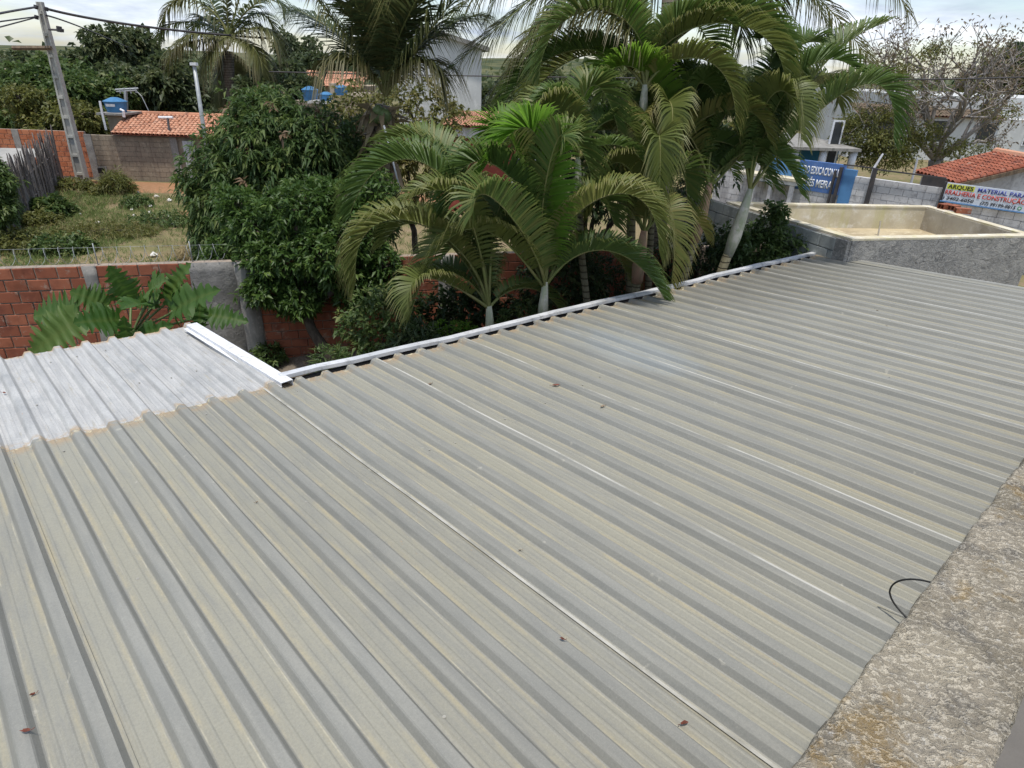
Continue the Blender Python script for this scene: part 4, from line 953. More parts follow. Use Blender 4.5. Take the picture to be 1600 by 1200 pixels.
# gray block building with blue tanks
GY = 30
gb = thing('grey_block_building', 'grey block building with water tanks on its top, behind the mango tree', 'building')
x0, x1 = fx(486, 170, GY), fx(575, 170, GY); zt_a, zt_b = fz(505, 162, GY), fz(540, 150, GY); xm_ = fx(521, 160, GY)
mb = MB(); mb.box((x0, GY, 0), (xm_, GY+4, zt_a)); mb.box((xm_, GY-.05, 0), (x1, GY+4, zt_b)); wpart('wall', mb, M['greywall'], gb)
mb = MB(); mb.box((x0-.1, GY-.1, zt_a), (xm_-.01, GY+4, zt_a+.09)); wpart('slab', mb, M['palewall'], gb)
mb = MB(); mb.box((xm_-.25, GY+.5, zt_b), (xm_-.05, GY+1.0, fz(520, 131, GY))); wpart('pier', mb, M['tan'], gb)
facadewin(gb, yplane(GY-.05), [(x1-1.2, x1-.5, 1.2, 2.0)])
tank(507, 144, 160, 24, GY+.2, 'dark blue water tank on the lower slab of the grey block building')
tank(531, 133, 149, 22, GY+.2, 'dark blue water tank on the higher right part of the grey block building')
st_ = thing('tank_stand', 'block stand under the leftmost blue tank behind the mango tree', 'pier', (0, 0, 0)); q = atd(482, 158, GY+1); mb = MB().box((q[0]-.7, GY+.9, 0), (q[0]+.5, GY+2.2, q[2])); wpart('pier', mb, M['greywall'], st_)
tank(482, 135, 158, 26, GY+.9, 'light blue water tank leftmost of those behind the mango tree')
hb = thing('tan_tiled_house', 'tan house with a strip of tiled roof far behind the blue tanks', 'house'); BY = 46
x0, x1 = fx(455, 130, BY), fx(560, 135, BY); z1 = fz(500, 135, BY)
mb = MB(); mb.box((x0, BY, 0), (x1, BY+6, z1)); wpart('wall', mb, M['tan'], hb); tiled(hb, (x0-.2, BY-.3, z1), (x1+.2, BY-.3, z1), (x0-.2, BY+3, z1+.8), (x1+.2, BY+3, z1+.8), 40, 6, M['tile'], joined=True)
# right side: white house with red tiled gable roof
HY = 23.0
rh = thing('white_gable_house', 'white rendered house with old red tiled gable roof behind the shop banner', 'house')
A_ = atd(1493, 286, HY); B_ = atd(1625, 252, HY); 
mb = MB(); x0, x1 = A_[0]+.1, B_[0]+3
mb.add([(A_[0]+.1, HY+.1, 0), (x1, HY+.1, 0), (x1, HY+.1, B_[2]-.25-.6), (B_[0]-.2, HY+.1, B_[2]-.2), (A_[0]+.1, HY+.1, A_[2]-.1)], [(0, 1, 2, 3, 4)])
mb.add([(A_[0]+.1, HY+.1, 0), (A_[0]+.1, HY+2.2, 0), (A_[0]+.1, HY+2.2, A_[2]-.1), (A_[0]+.1, HY+.1, A_[2]-.1)], [(0, 3, 2, 1)]); wpart('wall', mb, M['whitewall'], rh)
C_ = atd(1448, 276, HY+6.0); C_ = np.array([A_[0]-.2, HY+2.3, A_[2]]); D_ = np.array([B_[0], HY+2.3, B_[2]])
tiled(rh, C_, A_+[-.2, -.3, 0], D_, B_+[0, -.3, 0], 11, 14, M['tile2'])
mb = MB(); mb.tube([B_+[0, -.35, .06], D_+[0, 0, .06]], .13, 8); wpart('ridge_tiles', mb, M['tile'], rh)
mb = MB(); mb.hexa([A_+[-.2, -.34, -.14], B_+[0, -.34, -.14], B_+[0, -.30, -.14], A_+[-.2, -.30, -.14]], [A_+[-.2, -.34, 0], B_+[0, -.34, 0], B_+[0, -.30, 0], A_+[-.2, -.30, 0]]); wpart('verge_board', mb, M['fiber'], rh)
# wide pale building behind the bare tree
EY = 48
eb = thing('long_pale_building', 'long off-white building behind the bare spreading tree at right', 'building')
x0, x1 = fx(1395, 180, EY), fx(1760, 180, EY); zt_ = fz(1500, 150, EY); zm_ = fz(1500, 184, EY-1.5)
mb = MB(); mb.box((x0, EY, 0), (x1, EY+14, zt_)); wpart('wall', mb, M['facade'], eb)
mb = MB(); mb.box((x0-3.2, EY-1.5, 0), (x1, EY-.01, zm_)); wpart('lower_wing', mb, M['facade'], eb)
tiled(eb, (x0-3.2, EY-1.9, zm_), (x0+6.5, EY-1.9, zm_), (x0-3.2, EY-.1, zm_+.55), (x0+6.5, EY-.1, zm_+.35), 40, 3, M['fiber'], joined=True)
facadewin(eb, yplane(EY-1.5), [(x0-1.5+i*3.3, x0-.3+i*3.3, 1.2, 2.5) for i in range(5)])
# school building with columns
SY = 30
sb = thing('school_building', 'white school building with blue lower walls and white porch columns', 'building')
x0, x1 = fx(1215, 230, SY), fx(1336, 240, SY); zt_ = fz(1290, 230, SY)
mb = MB(); mb.box((x0, SY+1.6, 0), (x1, SY+7, zt_-.12)); wpart('wall', mb, M['facade'], sb)
mb = MB(); mb.box((x0, SY+1.55, 0), (x1, SY+1.6, 1.9)); wpart('blue_dado', mb, mottled('deep_blue', (.03, .15, .28), (.04, .17, .30), 2), sb)
mb = MB(); mb.box((x0-.3, SY-.3, zt_-.12), (x1+.1, SY+7, zt_)); wpart('roof_slab', mb, M['column'], sb)
for xx, yy in ((1283, 255), (1328, 262), (1240, 250)): 
    q = fx(xx, yy, SY); mb = MB(); mb.tube([(q, SY, 1.1), (q, SY, zt_-.12)], .16, 10); wpart('column', mb, M['white'], sb, smooth=True)
    mb = MB(); mb.tube([(q, SY, 0), (q, SY, 1.1)], .165, 10); wpart('column_base', mb, M['bluelight'], sb, smooth=True)
facadewin(sb, yplane(SY+1.55), [(fx(1292, 240, SY+1.6), fx(1296, 240, SY+1.6)+.25, 1.2, 3.1)])

# ------------------------------------------------------------------ vegetation generators
def nrm(v): return v/np.maximum(np.linalg.norm(v, axis=-1, keepdims=True), 1e-9)
def leaves_mesh(name, P, D, Ln, Wd, mats, droop=.3, rnd=None, fold=.25, mi=None):
    """folded pointed leaves: 5 verts, 4 triangles each"""
    n = len(P); P = np.asarray(P); D = nrm(np.asarray(D)); Ln = np.broadcast_to(Ln, n)[:, None]; Wd = np.broadcast_to(Wd, n)[:, None]
    up = np.tile([0, 0, 1.0], (n, 1)) + RNG.normal(0, .55, (n, 3)); S = nrm(np.cross(D, up)); Nn = nrm(np.cross(S, D))
    g = np.array([0, 0, -1.0]); mid = P + D*Ln*.45 + g*Ln*droop*.2; tip = P + D*Ln + g*Ln*droop
    a = mid + S*Wd*.5 + Nn*Wd*fold; b = mid - S*Wd*.5 + Nn*Wd*fold
    V = np.stack([P, a, b, tip, mid], 1).reshape(-1, 3); o = (np.arange(n)*5)[:, None]
    Fc = np.concatenate([o+[0, 4, 1], o+[0, 2, 4], o+[1, 4, 3], o+[4, 2, 3]], 0)
    s = np.tile([0, .5, .5, 1, .5], n); r = np.repeat(rnd if rnd is not None else RNG.random(n), 5)
    m_i = None if mi is None else np.tile(mi, 4)
    return npmesh(name, V, [Fc], mats, {'s': s, 'r': r}, False, m_i)
def sph(n): v = RNG.normal(0, 1, (n, 3)); return nrm(v)
def crown_pts(blobs, per, shell=.55):
    """cluster centres on lumpy ellipsoids; blobs: (centre, (rx,ry,rz), weight)"""
    P = []; O = []
    for c, r_, w_ in blobs:
        n = int(per*w_); d = sph(n); k = shell + (1-shell)*RNG.random((n, 1))**.45
        lump = 1 + .20*np.sin(d[:, :1]*7+c[0]*3)*np.sin(d[:, 2:]*6+c[2]) + RNG.normal(0, .11, (n, 1))
        P.append(np.array(c)+d*np.array(r_)*k*lump); O.append(d)
    return np.concatenate(P), np.concatenate(O)
def limb(a, b, r0_, r1__, wob=.06, n=8, rr=random):
    a, b = np.array(a, float), np.array(b, float); L_ = np.linalg.norm(b-a); pts = []; ph = rr.uniform(0, 6)
    for i in range(n+1):
        t = i/n; o = np.array([math.sin(t*5+ph), math.cos(t*4+ph*1.3), .5*math.sin(t*7+ph)])*wob*L_*math.sin(math.pi*t)
        o[2] += .10*L_*math.sin(math.pi*t); pts.append(a*(1-t)+b*t+o)
    return pts, [r0_+(r1__-r0_)*i/n for i in range(n+1)]
def tree(name, label, base, blobs, per, leafL, leafW, mat, cat='tree', trunk_r=.15, nleaf=8, droop=.35, group=None, bark=None, spread=1.0, fork=None, outw=.5, extra=None):
    base = np.array(base, float); root = thing(name, label, cat, tuple(base), 0, group)
    c0 = np.mean([np.array(b[0]) for b in blobs], 0); fork = np.array(fork, float) if fork is not None else base*.55+c0*.45
    mb = MB(); p, r_ = limb(base, fork, trunk_r, trunk_r*.7, .04); mb.tube(p, r_, 9); tips = []
    for (c, rad, w_) in blobs:
        p, r_ = limb(fork, c, trunk_r*.62, trunk_r*.22, .07); mb.tube(p, r_, 7)
        for q in range(5):
            d = sph(1)[0]; d[2] = abs(d[2])*.7-.1; e = np.array(c)+d*np.array(rad)*.85; p, r_ = limb(p[-2] if q == 0 else c, e, trunk_r*.2, trunk_r*.05, .08, 6); mb.tube(p, r_, 5)
    wpart('trunk', mb, bark or M['bark'], root, smooth=True)
    C, O = crown_pts(blobs, per); n = len(C); k = nleaf
    P = np.repeat(C, k, 0) + RNG.normal(0, leafL*.16*spread, (n*k, 3))
    D = np.repeat(O, k, 0)*outw + sph(n*k)*.9; D[:, 2] += .05
    Ln = leafL*RNG.uniform(.65, 1.15, n*k); r_ = np.repeat(RNG.random(n), k)*.7 + RNG.random(n*k)*.3
    me = leaves_mesh('crown', P, D, Ln, Ln*leafW/leafL, [mat]+([extra[0]] if extra else []), droop, r_, mi=(np.repeat((RNG.random(n) < extra[1]) & (O[:, 2] > extra[2]), k).astype(int) if extra else None))
    me.transform(inv(root)); obj('crown', me, root, kind='stuff'); return root

def frond_mesh(name, ctrl, n=46, L_=.48, W_=.032, mats=None, petiole=.16, droop=.35, vee=.35, seed=0, rr=.012, ang0=75, ang1=28, sag=0, curl=.0):
    """pinnate palm leaf along a cubic bezier"""
    r = np.random.default_rng(seed); ctrl = [np.asarray(c, float) for c in ctrl]
    N_ = 26; C = bez(ctrl, N_); Tn = np.gradient(C, axis=0); Tn = nrm(Tn)
    # roll frame kept near world-up
    t = np.linspace(petiole, 1, n); t = np.repeat(t, 2); side = np.tile([1.0, -1.0], n); t = np.clip(t + r.uniform(-.006, .006, 2*n), 0, 1)
    kk = np.linspace(0, 1, N_); P = np.stack([np.interp(t, kk, C[:, i]) for i in range(3)], 1); Tt = nrm(np.stack([np.interp(t, kk, Tn[:, i]) for i in range(3)], 1))
    horiz = ctrl[3]-ctrl[0]; horiz[2] = 0; horiz = horiz/max(np.linalg.norm(horiz), 1e-6); S0 = np.cross(horiz, [0, 0, 1.0])   # constant lateral direction
    S = nrm(S0 - Tt*(Tt@S0)[:, None]); Nn = np.cross(S, Tt)
    u = np.clip((t-petiole)/(1-petiole), 0, 1); a = np.radians(ang0+(ang1-ang0)*u**1.1)[:, None] + r.normal(0, .05, (2*n, 1))
    env = (np.sin(np.pi*np.clip(.12+.80*u, 0, 1))**.65)[:, None]
    Ln = L_*env*r.uniform(.9, 1.07, (2*n, 1)); W = W_*(.55+.45*env)
    D = nrm(S*side[:, None]*np.sin(a) + Tt*np.cos(a) + Nn*(vee*(1.25-.85*u[:, None])+r.normal(0, .07, (2*n, 1))))
    K = 5; V = []; ss = []; g = np.array([0, 0, -1.0])
    wp = [.55, 1, .9, .55, .06]
    for i in range(K):
        s = i/(K-1); c = P + D*Ln*(s-.12*droop*s*s) + g*Ln*droop*(.22*s*s+.85*s**5) + Tt*Ln*curl*s*s
        wdir = nrm(Tt - D*np.sum(Tt*D, 1, keepdims=True))*W*.5*wp[i]
        V += [c-wdir, c+wdir]; ss.append(s); ss.append(s)
    V = np.stack(V, 1).reshape(-1, 3); m2 = 2*n; o = (np.arange(m2)*2*K)[:, None]
    F4 = np.concatenate([o+[2*i, 2*i+1, 2*i+3, 2*i+2] for i in range(K-1)], 0)
    sA = np.tile(ss, m2); rA = np.repeat(r.random(m2)*.35+.65*r.random(), 2*K)
    # rachis
    tb = MB(); rad = [rr*(1.7 if i/N_ < petiole else 1)*(1-.75*i/(N_-1)) for i in range(N_)]; tb.tube(list(C[::1]), rad, 5)
    rv = np.array(tb.v); q4 = np.array([f for f in tb.f if len(f) == 4]) + len(V)
    Vt = np.concatenate([V, rv]); mi = np.concatenate([np.zeros(len(F4)), np.ones(len(q4))])
    return npmesh(name, Vt, [F4, q4], mats, {'s': np.concatenate([sA, np.zeros(len(rv))]), 'r': np.concatenate([rA, np.full(len(rv), .5)])}, False, mi)

def palm(name, label, trunk, radii, crown, fronds, Y, mat_trunk='palmtrunk', shaft=None, kind='areca', group=None, fill=0, fl=(1.4, 2.0), fillseed=1, fmat=None, cat='palm tree'):
    """trunk: world points; shaft: (points, r0, r1, mat); fronds: (apex1 px, apex2 px, tip px, dY, style)"""
    base = np.array(trunk[0], float); root = thing(name, label, cat, tuple(base), 0, group)
    wpart('trunk', MB().tube([tuple(p) for p in trunk], radii, 12), M[mat_trunk], root, smooth=True)
    if shaft: wpart('crownshaft', MB().tube([tuple(p) for p in shaft[0]], shaft[1], 12), M[shaft[2]], root, smooth=True)
    crown = np.array(crown, float); sd = 100*fillseed
    sty = {'a': ('areca', 96, .48, .026, .30, 1.0), 'y': ('arecay', 92, .46, .025, .38, .95), 'b': ('arecab', 100, .52, .032, .2, .85), 'd': ('dryleaf', 40, .4, .02, .9, 0.0),
           'c': ('coco', 92, 1.15, .034, .42, .12), 'k': ('cocoy', 90, .95, .034, .6, .08), 'C': ('coco', 52, 1.3, .085, .45, .10), 'K': ('cocoy', 52, 1.3, .085, .65, .05)}
    def add(c, st, i, scale=1.0):
        mt, n, L_, W_, dr, ve_ = sty[st]; ln = sum(np.linalg.norm(np.array(c[j+1])-np.array(c[j])) for j in range(3))
        ll = L_*scale*min(1.25, max(.5, ln/2.2)) if st in 'aybd' else L_*scale
        nn_ = int(n*min(1.4, max(.6, ln/2.2))) if st in 'aybd' else n
        me = frond_mesh('frond', c, nn_, ll, W_, [M[mt], M['rachis']], .16 if st in 'aybd' else .14, dr, ve_, seed=sd+i, rr=.013 if st in 'aybd' else (.02 if st in 'ck' else .045))
        me.transform(inv(root)); obj('frond', me, root)
    i = 0
    for fr_ in fronds:
        a1, a2, tp, dY, st = fr_[:5]; c0 = crown if len(fr_) < 6 else fr_[5]
        q0, q1, q2, q3 = map(np.array, (c0, atd(*a1, Y+dY*.33), atd(*a2, Y+dY*.75), atd(*tp, Y+dY)))
        k1 = (-5*q0+18*q1-9*q2+2*q3)/6; k2 = (2*q0-9*q1+18*q2-5*q3)/6     # pass through both middle points
        k1 = .65*k1+.35*q1; k2 = .65*k2+.35*q2
        add([q0, k1, k2, q3], st, i, .95); i += 1
    rr = random.Random(fillseed)
    for j in range(fill):
        a = 2*math.pi*(j+rr.random()*.7)/max(fill, 1); a = R(-10)+ (a % (2*math.pi))*R(200)/(2*math.pi) if rr.random() < 1 else a; d = np.array([math.cos(a), math.sin(a), 0]); R_ = rr.uniform(*fl); up = rr.uniform(.35, .95)
        if d[1] < -.2: R_ *= .6
        c = [crown, crown+d*R_*.22+[0, 0, R_*up*.62], crown+d*R_*.66+[0, 0, R_*up*.75], crown+d*R_*(1.0+.1*rr.random())+[0, 0, R_*(up*.45-.38)]]
        add(c, (fmat or 'a')[j % len(fmat or 'a')], i); i += 1
    return root

# ------------------------------------------------------------------ palms of the yard
def P_(x, y, Y): return atd(x, y, Y)
def foot(x, y, Y, z=.3): p = atd(x, y, Y); return np.array([p[0], p[1], z])
G = 'slender palms in a row beyond the gutter'
# first: low palm, left
palm('areca_palm', 'low leaning palm leftmost in the row, olive fronds arching far left', [foot(764, 545, 7.4), P_(765, 522, 7.4), P_(765, 500, 7.4)], [.06, .05, .05], P_(764, 482, 7.4),
     [((700, 360), (590, 330), (556, 440), -.3, 'y'), ((710, 270), (610, 235), (547, 335), .2, 'a'), ((745, 330), (690, 225), (598, 222), .8, 'a'),
      ((740, 340), (700, 290), (640, 310), -.5, 'y'), ((770, 350), (790, 300), (820, 330), .6, 'a'), ((700, 440), (650, 430), (640, 480), -.8, 'y'),
      ((748, 400), (735, 300), (705, 265), .7, 'a'), ((720, 395), (655, 340), (600, 380), .5, 'y')], 7.4, shaft=([P_(765, 522, 7.4), P_(765, 500, 7.4), P_(764, 478, 7.4)], [.055, .05, .035], 'shaftw'), group=G, fillseed=2, fill=3, fl=(1.0, 1.5), fmat='ay')
# second: big bright palm
palm('areca_palm', 'palm with bright green upright fronds and pale base, second in the row from the left', [foot(847, 520, 7.7), P_(848, 492, 7.7), P_(849, 478, 7.7)], [.075, .065, .06], P_(851, 450, 7.7),
     [((855, 330), (845, 185), (755, 265), -.2, 'b'), ((862, 320), (880, 190), (933, 305), .2, 'a'), ((885, 335), (985, 285), (1030, 392), -.3, 'y'),
      ((800, 380), (720, 340), (641, 494), -.7, 'y'), ((825, 300), (745, 230), (688, 350), -.3, 'a'), ((840, 330), (800, 210), (770, 210), .5, 'b'),
      ((830, 380), (770, 300), (740, 330), -.9, 'a'), ((880, 380), (920, 300), (960, 350), .6, 'a'), ((800, 350), (730, 290), (690, 360), .8, 'a'),
      ((845, 320), (865, 225), (880, 215), -.5, 'a')], 7.7, shaft=([P_(848, 500, 7.7), P_(849, 476, 7.7), P_(852, 440, 7.7)], [.07, .062, .035], 'shaftw'), group=G, fillseed=3, fill=4, fl=(1.2, 1.8), fmat='aya')
# third: slim ringed trunk
palm('areca_palm', 'palm with thin ringed trunk just right of the pale-based one, dark crown', [foot(921, 510, 8.4), P_(918, 480, 8.4), P_(909, 400, 8.4), P_(905, 330, 8.4)], [.06, .05, .045, .045], P_(903, 250, 8.4),
     [((900, 180), (875, 140), (835, 160), -.3, 'a'), ((905, 160), (930, 120), (965, 200), .2, 'a'), ((890, 190), (850, 150), (840, 240), -.4, 'y')], 8.4,
     shaft=([P_(905, 330, 8.4), P_(904, 290, 8.4), P_(903, 245, 8.4)], [.055, .05, .03], 'shaftw'), group=G, fillseed=4, fill=6, fl=(.8, 1.2), fmat='aaay')
# fourth: tallest, crown at the top centre
palm('areca_palm', 'tallest palm of the row with ringed trunk and broad crown reaching the sky', [foot(985, 500, 9.3), P_(985, 455, 9.3), P_(986, 350, 9.3), P_(995, 240, 9.3), P_(1002, 190, 9.3)], [.075, .07, .065, .06, .06], P_(1008, 140, 9.3),
     [((995, 60), (975, 0), (940, -30), .0, 'b'), ((1030, 50), (1080, 10), (1150, 40), -.2, 'a'), ((985, 20), (890, 10), (842, 125), -.4, 'a'), ((980, 30), (900, -5), (800, 85), .3, 'k'),
      ((1060, 40), (1180, 30), (1228, 145), -.2, 'y'), ((1040, 70), (1150, 0), (1222, 95), .3, 'y'), ((1000, 60), (985, 20), (1010, -40), .6, 'a'), ((1050, 90), (1120, 90), (1150, 190), -.3, 'a')], 9.3,
     shaft=([P_(1002, 190, 9.3), P_(1005, 165, 9.3), P_(1008, 132, 9.3)], [.07, .06, .035], 'shaftw'), group=G, fillseed=5, fill=6, fl=(1.4, 2.1), fmat='aaya')
# fifth: orange/white crownshaft in front
palm('areca_palm', 'short palm with swollen orange and white crownshaft standing before the ringed trunks', [foot(990, 490, 8.7), P_(993, 455, 8.7), P_(995, 440, 8.7)], [.07, .06, .06], P_(1006, 365, 8.7),
     [((1000, 280), (960, 240), (925, 330), -.3, 'y'), ((1015, 280), (1030, 190), (1030, 310), -.7, 'y'), ((1030, 310), (1060, 250), (1075, 330), .2, 'a'), ((990, 300), (960, 270), (900, 350), .5, 'a'), ((1020, 320), (1050, 330), (1050, 440), -.5, 'y')], 8.7,
     shaft=([P_(995, 442, 8.7), P_(998, 415, 8.7), P_(1002, 390, 8.7), P_(1006, 360, 8.7)], [.075, .095, .075, .04], 'shaftp'), group=G, fillseed=6, fill=3, fl=(.9, 1.4), fmat='ya')
# sixth: behind
palm('areca_palm', 'palm with ringed trunk right behind the orange crownshaft, fronds drooping in the middle', [foot(1010, 500, 9.6), P_(1013, 450, 9.6), P_(1018, 340, 9.6), P_(1025, 300, 9.6)], [.06, .055, .05, .05], P_(1034, 250, 9.6),
     [((1035, 150), (985, 90), (922, 150), -.5, 'b'), ((1050, 170), (1090, 120), (1125, 165), -.3, 'a'), ((1020, 190), (1000, 170), (990, 260), -.8, 'y'), ((1070, 200), (1150, 160), (1200, 215), -.4, 'a'), ((1030, 170), (1050, 150), (1045, 225), -.9, 'y'), ((1040, 160), (1030, 140), (1060, 240), .3, 'a')], 9.6,
     shaft=([P_(1025, 300, 9.6), P_(1030, 275, 9.6), P_(1034, 243, 9.6)], [.06, .055, .03], 'shaftw'), group=G, fillseed=7, fill=6, fl=(1.2, 1.8), fmat='aa')
# seventh
palm('areca_palm', 'leaning palm with pinkish crownshaft, second from the right in the row', [foot(1058, 480, 9.5), P_(1068, 440, 9.5), P_(1085, 375, 9.5)], [.065, .055, .055], P_(1108, 290, 9.5),
     [((1070, 190), (1020, 190), (990, 300), -.3, 'a'), ((1120, 190), (1170, 140), (1205, 190), .1, 'a'), ((1100, 180), (1080, 110), (1050, 130), .3, 'a'), ((1150, 250), (1190, 210), (1215, 260), .3, 'a')], 9.5,
     shaft=([P_(1085, 378, 9.5), P_(1095, 345, 9.5), P_(1102, 315, 9.5), P_(1109, 285, 9.5)], [.065, .085, .07, .04], 'shaftp'), group=G, fillseed=8, fill=5, fl=(1.2, 1.8), fmat='aa')
# eighth: right
palm('areca_palm', 'rightmost palm leaning right with pale whitish crownshaft, fronds over the school sign', [foot(1108, 480, 9.5), P_(1125, 430, 9.5), P_(1137, 398, 9.5)], [.08, .07, .07], P_(1172, 300, 9.5),
     [((1225, 190), (1290, 90), (1383, 36), .3, 'a'), ((1245, 200), (1360, 110), (1396, 215), -.3, 'a'), ((1190, 160), (1230, 130), (1252, 215), -.6, 'y'), ((1150, 190), (1110, 120), (1085, 150), -.2, 'a'), ((1200, 150), (1240, 70), (1290, 70), .6, 'a'),
       ((1180, 190), (1210, 80), (1190, 60), .3, 'a'), ((1210, 170), (1290, 120), (1310, 160), .8, 'y'), ((1190, 210), (1250, 100), (1340, 110), -.2, 'a')], 9.5,
     shaft=([P_(1137, 400, 9.5), P_(1148, 370, 9.5), P_(1160, 335, 9.5), P_(1173, 295, 9.5)], [.07, .095, .08, .04], 'shaftw'), group=G, fillseed=9, fill=0, fl=(1.3, 2.0), fmat='aa')

# coconut palms
palm('coconut_palm', 'big coconut palm with fibrous trunk behind the brick wall, right of the mango', [foot(585, 430, 11.8, 0), P_(588, 330, 11.8), P_(590, 260, 11.8), P_(596, 205, 11.8), P_(600, 165, 11.8)], [.20, .17, .17, .19, .15], P_(603, 150, 11.8),
     [((600, 60), (595, -40), (590, -180), .4, 'c'), ((562, 85), (505, 10), (440, -70), -.3, 'c'), ((644, 85), (700, 10), (765, -70), -.3, 'c'), ((568, 90), (520, 45), (462, 15), .6, 'c'), ((640, 90), (688, 45), (745, 25), .6, 'c'),
      ((588, 40), (565, -50), (530, -160), .3, 'c'), ((615, 40), (645, -50), (680, -150), .3, 'c'), ((596, 50), (580, -40), (560, -150), -.6, 'c'), ((608, 50), (622, -40), (640, -150), -.6, 'c'), ((602, 40), (606, -60), (612, -190), -.3, 'c'), ((582, 60), (548, -10), (500, -90), -.8, 'c'), ((620, 60), (655, -10), (705, -90), -.8, 'c'), ((575, 110), (540, 85), (512, 110), -.4, 'k'), ((630, 110), (665, 90), (690, 120), -.3, 'k')], 11.8,
     'cocotrunk', group='coconut palms', fillseed=20)
# dry fibre sheaths on that trunk
ck = [o for o in bpy.data.objects if o.name.startswith('coconut_palm')][0]
P, D = [], []
for i in range(120):
    t = random.random(); p = P_(592+10*t, 262-100*t, 11.8)+np.array([random.uniform(-.2, .2), random.uniform(-.25, 0), 0]); P.append(p); D.append([random.uniform(-.5, .5), random.uniform(-.6, .1), random.uniform(-1, .4)])
me = leaves_mesh('dry_sheaths', np.array(P), np.array(D), RNG.uniform(.2, .6, 120), .12, [M['dryleaf']], .3); me.transform(inv(ck)); obj('dry_sheaths', me, ck, kind='stuff')
mb = MB()
for i in range(9): p = P_(592+random.uniform(-10, 14), 178+random.uniform(-8, 10), 11.6); mb.tube([p+[0, 0, .11], p+[0, 0, .05], p, p+[0, 0, -.06], p+[0, 0, -.1]], [.03, .09, .10, .07, .02], 8)
wpart('young_coconuts', mb, M['petiole'], ck, smooth=True, kind='stuff')
palm('coconut_palm', 'coconut palm with thick brown trunk behind the tallest palm, fronds hanging in from above', [foot(1030, 430, 12.5, 0), P_(1036, 240, 12.5), P_(1045, 60, 12.5), P_(1052, -60, 12.5)], [.19, .16, .16, .15], P_(1056, -110, 12.5),
     [((1120, -180), (1290, -130), (1420, 20), -.3, 'k'), ((1110, -120), (1220, -80), (1300, 60), -.8, 'c'), ((1000, -190), (880, -160), (760, 30), -.2, 'c'), ((980, -120), (860, -30), (700, 110), -1.0, 'c'), ((1010, -100), (900, -40), (830, 60), .6, 'k'),
      ((1160, -100), (1290, 0), (1378, 130), .5, 'k'), ((980, -140), (820, -60), (706, 20), .7, 'k'), ((985, -110), (840, -10), (735, 70), .2, 'c'), ((1000, -80), (880, 20), (770, 140), -.3, 'c'), ((1020, -70), (930, 10), (860, 100), .4, 'c'), ((1080, -140), (1170, -80), (1210, 20), .8, 'c'), ((1040, -60), (1000, -20), (970, 60), .6, 'c'), ((1090, -80), (1140, -30), (1160, 60), .6, 'c'), ((1060, -200), (1150, -220), (1300, -60), .8, 'c'), ((1030, -90), (960, -60), (900, -10), 1.2, 'c')], 12.5,
     'cocotrunk', group='coconut palms', fillseed=21)
palm('coconut_palm', 'distant coconut palm with full drooping crown above the tiled roof at left', [foot(372, 190, 34, 0), P_(364, 160, 34), P_(358, 120, 34), P_(357, 80, 34)], [.34, .26, .24, .24], P_(357, 58, 34),
     [((330, 10), (280, -10), (250, 45), .0, 'K'), ((330, 40), (280, 30), (248, 60), .5, 'C'), ((340, 20), (310, -30), (275, -15), 1, 'C'), ((355, 10), (350, -40), (335, -60), 0, 'K'), ((370, 10), (385, -40), (400, -50), .5, 'C'), ((380, 20), (420, -10), (445, 20), -.5, 'C'),
      ((385, 45), (420, 40), (440, 85), -.5, 'K'), ((335, 60), (285, 65), (262, 110), -.5, 'K'), ((375, 60), (400, 75), (410, 115), -1, 'K'), ((330, 55), (300, 50), (255, 85), -1.5, 'K'), ((345, 60), (325, 80), (315, 125), -1, 'K'), ((380, 30), (410, 15), (432, 60), 1.5, 'C')], 34,
     'cocotrunk', group='coconut palms', fillseed=22)
palm('coconut_palm', 'second thinner coconut trunk with hanging dry skirt beside the distant coconut palm', [foot(352, 190, 35.5, 0), P_(352, 160, 35.5), P_(352, 95, 35.5)], [.26, .24, .16], P_(352, 80, 35.5),
     [((345, 90), (340, 120), (343, 165), -.5, 'K'), ((358, 90), (366, 110), (362, 160), -.5, 'K'), ((340, 50), (320, 20), (295, 60), .5, 'C'), ((370, 50), (395, 30), (410, 80), .5, 'C')], 35.5, 'fiber', group='coconut palms', fillseed=23)

